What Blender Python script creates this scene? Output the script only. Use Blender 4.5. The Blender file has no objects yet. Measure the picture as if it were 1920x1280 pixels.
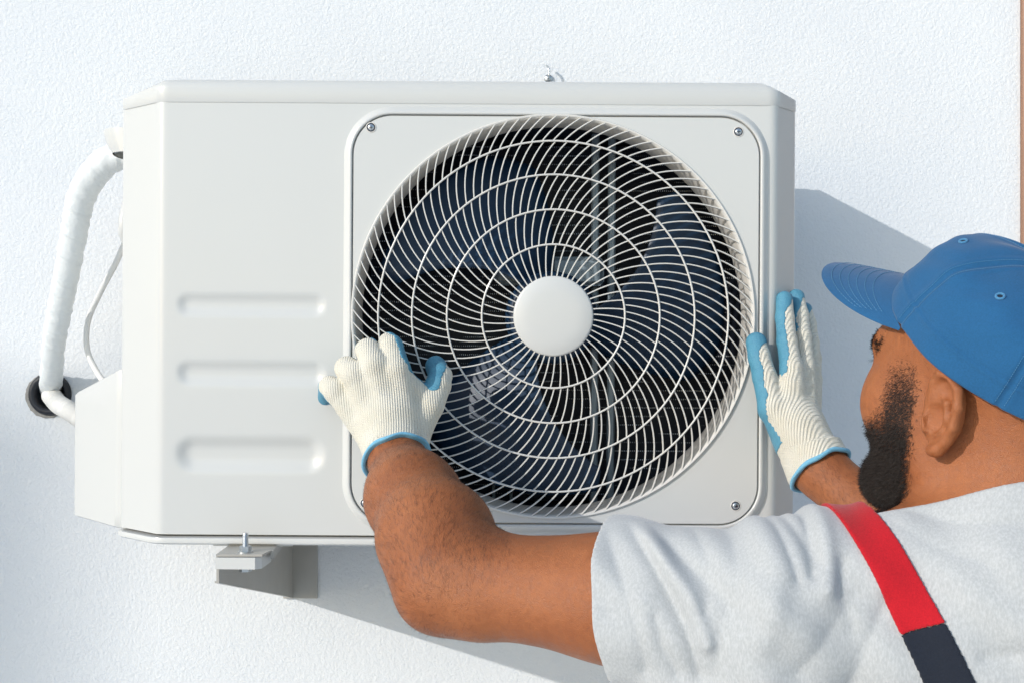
import bpy, math, random
import numpy as np
from mathutils import Vector, Matrix
random.seed(7); RNG = np.random.default_rng(11)
R = math.radians
# ------------------------------------------------------------------ camera, light, exposure
SC = bpy.context.scene
FPX = 2175.0                       # focal length in pixels of the 1920 wide photograph
cam_d = bpy.data.cameras.new('camera'); cam_d.sensor_width = 36.0; cam_d.lens = 36.0 * FPX / 1920.0
cam_d.clip_start = 0.02; cam_d.clip_end = 500
cam = bpy.data.objects.new('camera', cam_d); SC.collection.objects.link(cam)
cam.location = (0, 0, 0); cam.rotation_euler = (R(90), 0, 0); SC.camera = cam
GROUND = -1.67
SUNV = Vector((1.27, 1.0, -0.66)).normalized()      # the way the sunlight travels
sun_d = bpy.data.lights.new('sun', 'SUN'); sun_d.energy = 2.0; sun_d.angle = R(0.5); sun_d.color = (1.0, 0.955, 0.90)
sun = bpy.data.objects.new('sun', sun_d); SC.collection.objects.link(sun)
sun.rotation_euler = SUNV.to_track_quat('-Z', 'Y').to_euler(); sun.location = (-4, -4, 4)
w = bpy.data.worlds.new('World'); SC.world = w; w.use_nodes = True
nt = w.node_tree; bg = nt.nodes['Background']; sky = nt.nodes.new('ShaderNodeTexSky'); sky.sky_type = 'NISHITA'
sky.sun_disc = False; sky.sun_elevation = math.asin(-SUNV.z); sky.sun_rotation = math.atan2(-SUNV.x, -SUNV.y)
nt.links.new(sky.outputs[0], bg.inputs[0]); bg.inputs[1].default_value = 0.15; sky.dust_density = 1.0; sky.air_density = 1.3; sky.ozone_density = 1.9
SC.view_settings.view_transform = 'Standard'; SC.view_settings.look = 'None'
SC.view_settings.exposure = 0.44; SC.view_settings.gamma = 1.0

# ------------------------------------------------------------------ helpers
def W(px, py, Y):                   # a point of the place at depth Y, given where the photo shows it
    return np.array([(px - 960.0) / FPX * Y, Y, (640.0 - py) / FPX * Y])

def mesh_np(name, verts, faces, smooth=True):
    """faces: list of int arrays (n,3) or (n,4) or python lists"""
    me = bpy.data.meshes.new(name)
    V = np.asarray(verts, dtype=np.float32)
    loops, starts, tot = [], [], 0
    for F in faces:
        F = np.asarray(F, dtype=np.int32)
        if F.size == 0: continue
        loops.append(F.ravel()); starts.append(tot + np.arange(len(F)) * F.shape[1]); tot += F.size
    L = np.concatenate(loops).astype(np.int32); S = np.concatenate(starts).astype(np.int32)
    me.vertices.add(len(V)); me.vertices.foreach_set('co', V.ravel())
    me.loops.add(len(L)); me.loops.foreach_set('vertex_index', L)
    me.polygons.add(len(S)); me.polygons.foreach_set('loop_start', S)
    me.update(calc_edges=True); me.validate()
    me.polygons.foreach_set('use_smooth', np.full(len(me.polygons), smooth)); me.update()
    return me

class MB:                            # collects shapes into one mesh
    def __init__(s): s.v = []; s.q = []; s.t = []; s.n = 0; s.sm = []
    def add(s, V, Q=(), T=()):
        V = np.asarray(V, float).reshape(-1, 3)
        if len(Q): s.q.append(np.asarray(Q, int) + s.n)
        if len(T): s.t.append(np.asarray(T, int) + s.n)
        s.v.append(V); s.n += len(V)
    def box(s, lo, hi, bev=0.0):
        lo = np.array(lo, float); hi = np.array(hi, float)
        if bev <= 0:
            V = [[(lo, hi)[i][0], (lo, hi)[j][1], (lo, hi)[k][2]] for i in (0, 1) for j in (0, 1) for k in (0, 1)]
            s.add(V, [[0, 1, 3, 2], [4, 6, 7, 5], [0, 4, 5, 1], [2, 3, 7, 6], [0, 2, 6, 4], [1, 5, 7, 3]]); return
        b = bev; V = []; idx = {}
        for i in (0, 1):
            for j in (0, 1):
                for k in (0, 1):
                    c = np.array([(lo, hi)[i][0], (lo, hi)[j][1], (lo, hi)[k][2]]); sg = np.array([1 - 2 * i, 1 - 2 * j, 1 - 2 * k]) * b
                    for a in range(3):      # vertex on the face whose normal is axis a
                        o = sg.copy(); o[a] = 0; idx[(i, j, k, a)] = len(V); V.append(c + o)
        Q = []; T = []
        for a in range(3):
            u, v_ = [x for x in range(3) if x != a]
            for sd in (0, 1):
                f = []
                for (p, q) in ((0, 0), (1, 0), (1, 1), (0, 1)):
                    key = [0, 0, 0]; key[a] = sd; key[u] = p; key[v_] = q; f.append(idx[(*key, a)])
                if (sd == 0) == (a != 1): f = f[::-1]
                Q.append(f)
        for a in range(3):                  # edges along axis a
            u, v_ = [x for x in range(3) if x != a]
            for p in (0, 1):
                for q in (0, 1):
                    k0 = [0, 0, 0]; k0[u] = p; k0[v_] = q; k1 = list(k0); k1[a] = 1
                    f = [idx[(*k0, u)], idx[(*k1, u)], idx[(*k1, v_)], idx[(*k0, v_)]]
                    if (p == q) == (a != 1): f = f[::-1]
                    Q.append(f)
        for i in (0, 1):
            for j in (0, 1):
                for k in (0, 1):
                    f = [idx[(i, j, k, 0)], idx[(i, j, k, 1)], idx[(i, j, k, 2)]]
                    if (i + j + k) % 2 == 0: f = f[::-1]
                    T.append(f)
        s.add(V, Q, T)
    def tube(s, pts, r, n=12, closed=False, cap=True, ry=None, up=None):
        P = np.asarray(pts, float); m = len(P); r = np.broadcast_to(np.asarray(r, float), (m,))
        ry = r if ry is None else np.broadcast_to(np.asarray(ry, float), (m,))
        T = np.roll(P, -1, 0) - np.roll(P, 1, 0) if closed else np.gradient(P, axis=0)
        T /= np.linalg.norm(T, axis=1)[:, None] + 1e-12
        N = np.zeros_like(P); ref = np.array([0, 0, 1.0]) if up is None else np.array(up, float)
        if up is None and abs(T[0] @ ref) > .9: ref = np.array([1.0, 0, 0])
        x = ref - T[0] * (ref @ T[0]); x /= np.linalg.norm(x)
        for i in range(m):
            if up is not None: x = ref - T[i] * (ref @ T[i])
            else: x = x - T[i] * (x @ T[i])
            x = x / (np.linalg.norm(x) + 1e-12); N[i] = x
        B = np.cross(T, N); a = np.arange(n) * 2 * math.pi / n
        V = P[:, None] + N[:, None] * (r[:, None] * np.cos(a))[..., None] + B[:, None] * (ry[:, None] * np.sin(a))[..., None]
        V = V.reshape(-1, 3); Q = []
        mm = m if closed else m - 1
        i = np.arange(mm)[:, None]; j = np.arange(n)[None]
        A = i * n + j; Bq = i * n + (j + 1) % n; i2 = (i + 1) % m
        C = i2 * n + (j + 1) % n; D = i2 * n + j
        Q = np.stack([A, Bq, C, D], -1).reshape(-1, 4); Tt = []
        if cap and not closed:
            V = np.vstack([V, P[0], P[-1]]); c0 = len(V) - 2
            for k in range(n): Tt += [[c0, (k + 1) % n, k], [c0 + 1, (m - 1) * n + k, (m - 1) * n + (k + 1) % n]]
        s.add(V, Q, Tt)
    def lathe(s, prof, c, n=96, axis='y', close=False):      # prof: (radius, along axis)
        a = np.arange(n) * 2 * math.pi / n; V = []
        for (r, y) in prof:
            if axis == 'y': V.append(np.stack([c[0] + r * np.cos(a), np.full(n, c[1] + y), c[2] + r * np.sin(a)], 1))
            else: V.append(np.stack([c[0] + r * np.cos(a), c[1] + r * np.sin(a), np.full(n, c[2] + y)], 1))
        m = len(prof); mm = m if close else m - 1
        i = np.arange(mm)[:, None]; j = np.arange(n)[None]; i2 = (i + 1) % m
        Q = np.stack([i * n + j, i * n + (j + 1) % n, i2 * n + (j + 1) % n, i2 * n + j], -1).reshape(-1, 4)
        s.add(np.vstack(V), Q)
    def sweep(s, path, prof):        # path: closed (n,2) xz with outward normals (n,2); prof: (offset outward, y)
        P, N = path; n = len(P); V = []
        for (o, y) in prof:
            V.append(np.stack([P[:, 0] + N[:, 0] * o, np.full(n, y), P[:, 1] + N[:, 1] * o], 1))
        i = np.arange(len(prof) - 1)[:, None]; j = np.arange(n)[None]
        Q = np.stack([i * n + j, i * n + (j + 1) % n, (i + 1) * n + (j + 1) % n, (i + 1) * n + j], -1).reshape(-1, 4)
        s.add(np.vstack(V), Q)
    def prism(s, poly, axis, a, b):  # convex-ish polygon (list of 2D) extruded along axis
        n = len(poly); V = []
        for h_ in (a, b):
            for (p, q) in poly:
                V.append({'x': (h_, p, q), 'y': (p, h_, q), 'z': (p, q, h_)}[axis])
        V = np.array(V); Q = [[i, (i + 1) % n, n + (i + 1) % n, n + i] for i in range(n)]; T = []
        c = len(V); V = np.vstack([V, V[:n].mean(0), V[n:].mean(0)])
        for i in range(n): T += [[c, (i + 1) % n, i], [c + 1, n + i, n + (i + 1) % n]]
        s.add(V, Q, T)
    def build(s, name, m, parent=None, smooth=True, fix=True, angle=None):
        me = mesh_np(name, np.vstack(s.v), ([np.vstack(s.q)] if s.q else []) + ([np.vstack(s.t)] if s.t else []), smooth)
        if fix:
            import bmesh
            bm = bmesh.new(); bm.from_mesh(me); bmesh.ops.recalc_face_normals(bm, faces=bm.faces); bm.to_mesh(me); bm.free()
        if angle is not None: sharp(me, angle)
        return link(name, me, m, parent)

def sharp(me, deg):
    me.polygons.foreach_set('use_smooth', np.full(len(me.polygons), True))
    try: me.set_sharp_from_angle(angle=R(deg))
    except Exception: pass

def world_of(o):
    v = Vector((0, 0, 0))
    while o: v += o.location; o = o.parent
    return v

def link(name, me, m, parent=None):
    o = bpy.data.objects.new(name, me); SC.collection.objects.link(o)
    if m is not None: me.materials.clear(); me.materials.append(m)
    if parent: o.parent = parent; o.location = -world_of(parent)
    return o

def tag(o, label=None, cat=None, group=None, kind=None):
    if label: o['label'] = label
    if cat: o['category'] = cat
    if group: o['group'] = group
    if kind: o['kind'] = kind
    return o

def empty(name, loc, label, cat):
    o = bpy.data.objects.new(name, None); o.empty_display_size = .05; SC.collection.objects.link(o)
    o.location = loc; tag(o, label, cat); return o

# ------------------------------------------------------------------ materials
class Mat:
    def __init__(s, name, col=(.8, .8, .8), rough=.5, metal=0.0, spec=.5, coat=0, sss=0, sssr=(1, .3, .15), sheen=0):
        s.m = bpy.data.materials.new(name); s.m.use_nodes = True; s.t = s.m.node_tree; s.b = s.t.nodes['Principled BSDF']
        i = s.b.inputs; i['Base Color'].default_value = (*col, 1); i['Roughness'].default_value = rough; i['Metallic'].default_value = metal
        i['Specular IOR Level'].default_value = spec; i['Coat Weight'].default_value = coat; i['Coat Roughness'].default_value = .15
        i['Subsurface Weight'].default_value = sss; i['Subsurface Radius'].default_value = sssr; i['Subsurface Scale'].default_value = .008
        i['Sheen Weight'].default_value = sheen; s.col = col
        s.tc = s.n('ShaderNodeTexCoord').outputs['Object']; s.bump_n = None
    def n(s, typ, **kw):
        x = s.t.nodes.new(typ)
        for k, v in kw.items():
            if hasattr(x, k): setattr(x, k, v)
            else: x.inputs[k.replace('_', ' ')].default_value = v
        return x
    def l(s, a, b): s.t.links.new(a, b)
    def noise(s, scale, detail=4, rough=.55, stretch=None, dist=0):
        x = s.n('ShaderNodeTexNoise'); x.inputs['Scale'].default_value = scale; x.inputs['Detail'].default_value = detail
        x.inputs['Roughness'].default_value = rough; x.inputs['Distortion'].default_value = dist
        src = s.tc
        if stretch:
            mp = s.n('ShaderNodeMapping'); mp.inputs['Scale'].default_value = stretch; s.l(s.tc, mp.inputs[0]); src = mp.outputs[0]
        s.l(src, x.inputs['Vector']); return x.outputs['Fac']
    def wave(s, scale, dirn='X', dist=0, dscale=1, prof='SIN'):
        x = s.n('ShaderNodeTexWave'); x.bands_direction = dirn; x.wave_profile = prof; x.inputs['Scale'].default_value = scale
        x.inputs['Distortion'].default_value = dist; x.inputs['Detail Scale'].default_value = dscale
        s.l(s.tc, x.inputs['Vector']); return x.outputs['Fac']
    def vor(s, scale, feat='F1'):
        x = s.n('ShaderNodeTexVoronoi'); x.feature = feat; x.inputs['Scale'].default_value = scale; s.l(s.tc, x.inputs['Vector']); return x.outputs['Distance']
    def ramp(s, fac, stops):
        x = s.n('ShaderNodeValToRGB'); e = x.color_ramp.elements
        while len(e) < len(stops): e.new(.5)
        for k, (p, c) in enumerate(stops): e[k].position = p; e[k].color = (*c, 1) if hasattr(c, '__len__') else (c, c, c, 1)
        s.l(fac, x.inputs[0]); return x.outputs[0]
    def mix(s, fac, a, b, mode='MIX'):
        x = s.n('ShaderNodeMix'); x.data_type = 'RGBA'; x.blend_type = mode
        for sock, v in ((x.inputs[0], fac), (x.inputs[6], a), (x.inputs[7], b)):
            if hasattr(v, 'links'): s.l(v, sock)
            elif hasattr(v, '__len__'): sock.default_value = (*v, 1)
            else: sock.default_value = v
        return x.outputs[2]
    def math(s, op, a, b=0.0):
        x = s.n('ShaderNodeMath'); x.operation = op
        for sock, v in ((x.inputs[0], a), (x.inputs[1], b)):
            if hasattr(v, 'links'): s.l(v, sock)
            else: sock.default_value = v
        return x.outputs[0]
    def color(s, sock): s.l(sock, s.b.inputs['Base Color']); return s
    def rough(s, sock): s.l(sock, s.b.inputs['Roughness']); return s
    def bump(s, sock, dist, strength=1.0):
        x = s.n('ShaderNodeBump'); x.inputs['Distance'].default_value = dist; x.inputs['Strength'].default_value = strength
        s.l(sock, x.inputs['Height'])
        if s.bump_n: s.l(s.bump_n, x.inputs['Normal'])
        s.bump_n = x.outputs[0]; s.l(s.bump_n, s.b.inputs['Normal']); return s

def sc3(c, k): return tuple(min(1, x * k) for x in c)

def m_stucco():
    a = Mat('stucco', (.80, .81, .83), .9, spec=.2)
    n1 = a.noise(190, 3, .6, dist=.2); n2 = a.noise(330, 2, .5); n3 = a.noise(3.0, 3)
    a.color(a.mix(a.ramp(n3, [(.3, 0), (.7, 1)]), (.715, .74, .765), (.76, .78, .795)))
    a.bump(n3, .003, .4); a.bump(a.ramp(n1, [(.28, 0), (.68, 1)]), .0014, .48); a.bump(n2, .0006, .55)
    return a.m
def m_paint(name='white_enamel', c=(.60, .605, .585), r=.33):
    a = Mat(name, c, r, coat=.25); n = a.noise(2.2, 3); n2 = a.noise(900, 2)
    a.color(a.mix(n, sc3(c, .97), sc3(c, 1.03))); a.rough(a.math('MULTIPLY_ADD', n, .2)); a.b.inputs['Roughness'].default_value = r
    a.bump(n2, .00008, .4)
    for k in a.t.nodes:
        if k.type == 'MATH' and k.operation == 'MULTIPLY_ADD': k.inputs[2].default_value = r - .1
    return a.m
def m_skin(name='skin', dark=False):
    c = (.45, .19, .09) if not dark else (.45, .2, .1)
    a = Mat(name, c, .43, spec=.38, sss=.06)
    n = a.noise(14, 4, .6); n2 = a.noise(160, 3, .6); n3 = a.noise(1100, 2); v = a.vor(1300)
    c1 = a.mix(a.ramp(n, [(.25, 0), (.72, 1)]), (.285, .090, .030), (.385, .136, .049))
    c2 = a.mix(a.ramp(n2, [(.35, .22), (.6, 0)]), c1, (.16, .045, .015)); a.color(c2)
    a.rough(a.ramp(n2, [(.3, .36), (.7, .60)])); a.bump(n2, .0009, .6); a.bump(v, .0004, .7); a.bump(n3, .0003, .6)
    return a.m
def m_shirt():
    a = Mat('grey_jersey', (.62, .64, .65), .95, spec=.1, sheen=.25)
    n = a.noise(620, 3, .7, (1, 1, .35)); n2 = a.noise(5, 3); n3 = a.noise(1500, 2)
    c = a.mix(a.ramp(n, [(.38, 0), (.66, 1)]), (.405, .42, .425), (.50, .515, .52)); a.color(c)
    a.bump(n2, .004, .3); a.bump(n3, .0002, .5); a.bump(a.noise(26, 2), .0016, .35); return a.m
def m_knit(name):
    a = Mat(name, (.74, .70, .60), .95, spec=.1, sheen=.2)
    wv = a.wave(112, 'X', 1.2, 8); wy = a.wave(160, 'Y', .5, 30); n = a.noise(40, 3)
    c = a.mix(n, (.66, .62, .50), (.78, .76, .68)); c = a.mix(a.ramp(wv, [(0, .16), (.45, 0)]), c, (.56, .50, .37)); a.color(c)
    a.bump(wv, .0009, .9); a.bump(wy, .0005, .6); a.bump(a.noise(25, 2), .002, .4); return a.m
def m_latex():
    a = Mat('blue_latex', (.065, .30, .47), .42, spec=.5)
    n = a.noise(700, 3, .7); n2 = a.noise(60, 3)
    a.color(a.mix(n2, (.06, .235, .36), (.11, .34, .46))); a.bump(n, .0012, .9); a.bump(a.noise(130, 3), .0012, .6); return a.m
def m_cloth(name, c, sc=1400, b=.0003, r=.85):
    a = Mat(name, c, r, spec=.2, sheen=.15); n = a.noise(18, 4, .65); n2 = a.noise(sc, 2); n4 = a.noise(sc * .45, 2)
    a.color(a.mix(a.ramp(n4, [(.3, .0), (.7, .45)]), a.mix(n, sc3(c, .80), sc3(c, 1.2)), sc3(c, 1.45))); a.bump(n2, b, .8); a.bump(n, .002, .4); return a.m
def m_plain(name, c, r=.5, metal=0, bs=0, bd=0, var=.08, **k):
    a = Mat(name, c, r, metal, **k); n = a.noise(30, 3); a.color(a.mix(n, sc3(c, 1 - var), sc3(c, 1 + var)))
    if bs: a.bump(a.noise(bs, 3), bd, .8)
    return a.m
def m_coil():
    a = Mat('aluminium_fins_light_dots', (.01, .016, .03), .55)
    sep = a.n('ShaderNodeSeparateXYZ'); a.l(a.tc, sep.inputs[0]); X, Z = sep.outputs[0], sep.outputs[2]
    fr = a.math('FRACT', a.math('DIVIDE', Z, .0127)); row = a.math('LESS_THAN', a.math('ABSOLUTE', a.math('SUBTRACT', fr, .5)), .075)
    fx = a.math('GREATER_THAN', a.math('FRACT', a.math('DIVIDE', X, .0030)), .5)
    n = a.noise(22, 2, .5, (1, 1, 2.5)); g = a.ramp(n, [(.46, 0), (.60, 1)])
    leak_dots = a.math('MULTIPLY', a.math('MULTIPLY', row, fx), g)  # pale rows paint in the sunlight leaking through from behind the fins
    a.color(a.mix(leak_dots, (.008, .013, .028), (.75, .80, .85))); return a.m
M = {}
M['stucco'] = m_stucco(); M['paint'] = m_paint(); M['guard'] = m_paint('guard_plastic', (.66, .645, .605), .38)
M['shade'] = m_paint('shroud_paint', (.62, .60, .56), .45); M['skin'] = m_skin(); M['shirt'] = m_shirt()
M['knit'] = m_knit('cotton_knit'); M['latex'] = m_latex(); M['trim'] = m_cloth('blue_yarn', (.16, .40, .56), 900, .0005)
M['cap'] = m_cloth('blue_twill', (.014, .088, .205), 1600, .0003); M['thread'] = m_cloth('light_thread', (.06, .20, .36))
M['red'] = m_cloth('red_webbing', (.43, .008, .016), 1500, .0004); M['navy'] = m_cloth('navy_webbing', (.012, .016, .026), 1200, .0005)
M['trouser'] = m_cloth('navy_twill', (.03, .04, .07), 900, .0005)
M['blade'] = m_plain('fan_plastic', (.007, .030, .070), .45, spec=.5); M['coil'] = m_coil()
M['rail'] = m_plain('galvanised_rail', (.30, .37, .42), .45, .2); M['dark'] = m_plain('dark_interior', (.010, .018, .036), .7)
M['steel'] = m_plain('zinc_steel', (.55, .58, .6), .3, .9, 400, .0002); M['bracket'] = m_plain('bracket_paint', (.40, .385, .35), .4, bs=300, bd=.0001, coat=.2)
M['tape'] = m_plain('white_vinyl_tape', (.74, .77, .77), .35, bs=120, bd=.0012, var=.05); M['rubber'] = m_plain('black_rubber', (.012, .015, .022), .5, bs=200, bd=.0008)
M['cable'] = m_plain('white_pvc', (.76, .75, .72), .4); M['mortar'] = m_plain('broken_plaster', (.33, .32, .30), .95, bs=150, bd=.004, var=.3)
M['hair'] = m_plain('black_hair', (.016, .010, .007), .6, var=.5, spec=.3); M['armhair'] = m_plain('brown_hair', (.014, .007, .004), .5)
M['concrete'] = m_plain('concrete_paving', (.70, .70, .69), .9, bs=60, bd=.003, var=.15); M['shoe'] = m_plain('black_leather', (.02, .018, .016), .45)
M['eye'] = m_plain('eye_white', (.75, .72, .68), .15); M['iris'] = m_plain('brown_iris', (.05, .02, .01), .1)
def m_wood():
    a = Mat('brown_wood', (.28, .15, .09), .5); n = a.noise(60, 4, .6, (3, 3, .15))
    a.color(a.mix(n, (.20, .10, .06), (.36, .20, .125))); a.bump(n, .0006, .7); return a.m
M['wood'] = m_wood()
M['soffit'] = m_plain('dull_white', (.6, .6, .6), .8)

# ------------------------------------------------------------------ ground and house
g = MB(); g.add([[-150, -150, GROUND], [150, -150, GROUND], [150, 150, GROUND], [-150, 150, GROUND]], [[0, 1, 2, 3]])
tag(g.build('ground', M['concrete'], smooth=False, fix=False), kind='structure')
WALL = 1.87
house = empty('house', (0, WALL, GROUND), 'white stucco house wall behind the air conditioner', 'house')
b = MB(); HX, HZ = W(95, 738, WALL)[0], W(95, 738, WALL)[2]
# wall sheet with a round hole for the pipe
n = 48; rr = .030; a = np.arange(n) * 2 * math.pi / n
ring = np.stack([HX + rr * np.cos(a), np.full(n, WALL), HZ + rr * 1.02 * np.sin(a)], 1)
mx = np.maximum(abs(np.cos(a)), abs(np.sin(a)))
sq = np.stack([HX + .1 * np.cos(a) / mx, np.full(n, WALL), HZ + .1 * np.sin(a) / mx], 1)
inn = ring.copy(); inn[:, 1] += .22
Q = [[i, (i + 1) % n, n + (i + 1) % n, n + i] for i in range(n)] + [[2 * n + i, 2 * n + (i + 1) % n, (i + 1) % n, i] for i in range(n)]
b.add(np.vstack([ring, sq, inn]), Q)
RX = W(1913, 0, WALL)[0]; x0, x1, x2, x3 = -5, HX - .1, HX + .1, RX; z0, z1, z2, z3 = GROUND, HZ - .1, HZ + .1, 1.35
for (p, q, r_, s_) in ((x0, x1, z0, z3), (x2, x3, z0, z3), (x1, x2, z0, z1), (x1, x2, z2, z3)):
    b.add([[p, WALL, r_], [q, WALL, r_], [q, WALL, s_], [p, WALL, s_]], [[0, 1, 2, 3]])
b.box((RX - .0, WALL + .001, z0), (RX + .0001, WALL + .12, z3)); b.box((x0, WALL + .23, z0), (5, WALL + .3, z3))
b.box((RX + 1.15, WALL, z0), (5, WALL + .22, z3))
b.build('wall', M['stucco'], house, smooth=False, fix=False)
d = MB(); d.box((RX + .0005, WALL - .012, z0), (RX + .045, WALL + .07, .9), .004); d.box((RX + .05, WALL + .004, z0), (RX + .13, WALL + .06, .9), .006)
d.box((RX + 1.06, WALL - .01, z0), (RX + 1.15, WALL + .07, .9), .004); d.box((RX + .0005, WALL - .01, .902), (RX + 1.15, WALL + .07, .97), .004)
d.build('door_frame', M['wood'], house, smooth=False)
d = MB(); d.box((RX + .132, WALL + .02, z0), (RX + 1.058, WALL + .055, .898), .005)
for (p, q) in ((.25, .6), (.66, 1.0)):
    for (r_, s_) in ((-1.5, -.7), (-.55, .75)): d.box((RX + p, WALL + .012, r_), (RX + q, WALL + .03, s_), .008)
d.build('door', M['wood'], house, smooth=False)
d = MB(); d.box((RX + 0, WALL + .0, .972), (RX + 1.15, WALL + .2, 1.35)); d.build('lintel', M['stucco'], house, smooth=False)
d = MB(); d.box((-5, 1.55, 1.352), (5, 2.3, 1.45), .01); d.build('eave', M['soffit'], house, smooth=False)

# unseen house added so that its corner shades the lower left of the wall
nb_ = empty('added_shade_house', (-20, -10.5, GROUND), 'unseen plain house added on the left to shade the wall', 'house')
sp = W(135, 790, WALL) - np.array(SUNV) * (12.0 / SUNV.y)
b = MB(); b.box((sp[0] - 9, sp[1], GROUND), (sp[0], sp[1] + 5, sp[2])); b.build('wall', M['soffit'], nb_, smooth=False)
for k in range(3):  # windows only dress the added house
    for q in range(3):
        b = MB(); x = sp[0] - 7.6 + 2.6 * k; z = GROUND + 1.2 + 2.9 * q; b.box((x, sp[1] + 4.95, z), (x + 1.1, sp[1] + 5.03, z + 1.3), .01); b.build('added_window', M['dark'], nb_, smooth=False)

# ------------------------------------------------------------------ air conditioner
FY = 1.45
ac = empty('air_conditioner', (-.075, 1.6, -.262), 'white outdoor air conditioner unit with round fan guard on the wall', 'air conditioner')
def rounded(poly, rad, k=5):
    out = []
    for i in range(1, len(poly) - 1):
        p0, p, p1 = map(np.array, (poly[i - 1], poly[i], poly[i + 1])); d0 = (p0 - p) / np.linalg.norm(p0 - p); d1 = (p1 - p) / np.linalg.norm(p1 - p)
        a_, b_ = p + d0 * rad, p + d1 * rad
        for t in np.linspace(0, 1, k): out.append((1 - t) ** 2 * a_ + 2 * t * (1 - t) * p + t * t * b_)
    return [np.array(poly[0])] + out + [np.array(poly[-1])]
def resample(P, step):
    P = np.array(P); out = [P[0]]
    for i in range(len(P) - 1):
        L = np.linalg.norm(P[i + 1] - P[i]); k = max(1, int(math.ceil(L / step)))
        for t in range(1, k + 1): out.append(P[i] + (P[i + 1] - P[i]) * t / k)
    return np.array(out)
PLAN = [(-.512, 1.76), (-.509, 1.505), (-.443, FY), (.326, FY), (.362, 1.492), (.364, 1.76)]
def off_plan(o):
    c = np.array([-.075, 1.62]); P = np.array(PLAN, float); out = []
    for p in P: out.append((p[0] + o * np.sign(p[0] - c[0]), p[1] - (o if p[1] < 1.6 else 0)))
    return out
ZB, ZT = -.2425, .2975
PX0, PX1, PZ0, PZ1 = -.2020, .3067, -.2267, .2820          # grille panel rectangle
CX, CZ, RG = .0493, .0320, .2500
prof = resample(rounded(PLAN, .007), .004)
zs = np.arange(ZB, ZT + .002, .004); zs[-1] = ZT; zs[0] = ZB
Pm, Zm = np.meshgrid(np.arange(len(prof)), zs); Xg = prof[Pm, 0]; Yg = prof[Pm, 1].copy()
def slot(px0, px1, py0, py1, dep):
    x0_, x1_ = (px0 - 960) / 1500, (px1 - 960) / 1500; zc = (640 - (py0 + py1) / 2) / 1500; hh = abs(py1 - py0) / 3000
    dx = np.maximum(np.maximum(x0_ + hh - Xg, Xg - (x1_ - hh)), 0); dd = np.sqrt(dx ** 2 + (Zm - zc) ** 2) / hh
    t = np.clip((1.12 - dd) / .85, 0, 1); return dep * t * t * (3 - 2 * t)
front = Yg < FY + .0005
rec = slot(330, 607, 554, 594, .0036) + slot(330, 608, 679, 724, .0042) + slot(328, 608, 820, 887, .0062)
Yg = Yg + np.where(front, rec, 0)
V = np.stack([Xg, Yg, Zm], -1).reshape(-1, 3); nr, nc = Xg.shape
ii, jj = np.meshgrid(np.arange(nr - 1), np.arange(nc - 1), indexing='ij'); A = (ii * nc + jj)
xc = Xg[:-1, :-1]; zc = Zm[:-1, :-1]; hole = front[:-1, :-1] & (np.hypot(xc + .002 - CX, zc + .002 - CZ) < .2492)
# keep a margin under the raised rim
Q = np.stack([A, A + 1, A + nc + 1, A + nc], -1)[~hole]
cs = MB(); cs.add(V, Q)
def rrect(x0, x1, z0, z1, rad, seg=14, step=.02):
    P, N = [], []
    for (cx, cz, a0) in ((x1 - rad, z1 - rad, 0), (x0 + rad, z1 - rad, 90), (x0 + rad, z0 + rad, 180), (x1 - rad, z0 + rad, 270)):
        for k in range(seg + 1):
            t = R(a0 + 90 * k / seg); P.append((cx + rad * math.cos(t), cz + rad * math.sin(t))); N.append((math.cos(t), math.sin(t)))
    P, N = np.array(P), np.array(N); P2, N2 = [], []
    for i in range(len(P)):
        q = (i + 1) % len(P); L = np.linalg.norm(P[q] - P[i]); k = max(1, int(L / step))
        for t in range(k): P2.append(P[i] + (P[q] - P[i]) * t / k); N2.append(N[i] + (N[q] - N[i]) * t / k)
    N2 = np.array(N2); N2 /= np.linalg.norm(N2, axis=1)[:, None]; return np.array(P2), N2
RR = rrect(PX0, PX1, PZ0, PZ1, .050, step=.01)
cs.sweep(RR, [(.0125, 1.4515), (.0105, 1.4498), (.0082, 1.4478), (.0058, 1.4446), (.0042, 1.4432), (.0022, 1.4425), (.0008, 1.4427), (.0001, 1.4435), (.0, 1.4455), (0, 1.466)])
casing = cs.build('casing', M['paint'], ac, fix=False)
sharp(casing.data, 60)
# lid
ld = MB(); nl = None; Vl = []
rings_ = [(.0005, ZT - .001, 0), (.0012, ZT + .0008, 0), (.0014, ZT + .016, 0), (.0008, ZT + .022, .3), (-.004, ZT + .0275, 1), (-.014, ZT + .0305, 1), (-.03, ZT + .0315, 1)]
for (o, z, k) in rings_:
    p_ = np.array([q for q in rounded(off_plan(o), .012, 6)]); Vl.append(np.column_stack([p_, np.full(len(p_), z)]))
# left end of the lid is bevelled more strongly
n = len(Vl[0]); Vl = np.array(Vl)
for lv, f in ((2, .15), (3, .45), (4, .8), (5, 1), (6, 1)):
    for q in range(n):
        x, y, z = Vl[lv, q]
        if x < -.44: Vl[lv, q, 2] -= f * .018 * min(1, (-.44 - x) / .06)
        if x > .31: Vl[lv, q, 2] -= f * .016 * min(1, (x - .31) / .045)
Q = [[i * n + j, i * n + j + 1, (i + 1) * n + j + 1, (i + 1) * n + j] for i in range(len(Vl) - 1) for j in range(n - 1)]
top = (len(Vl) - 1) * n; T = [[top + j, top + j + 1, len(Vl) * n] for j in range(n - 1)]
V = np.vstack([Vl.reshape(-1, 3), [[-.07, 1.75, ZT + .033]]]); ld.add(V, Q, T); ld.box((-.50, 1.745, ZT + .001), (.355, 1.762, ZT + .02))
sharp(ld.build('lid', M['paint'], ac).data, 40)
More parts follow.
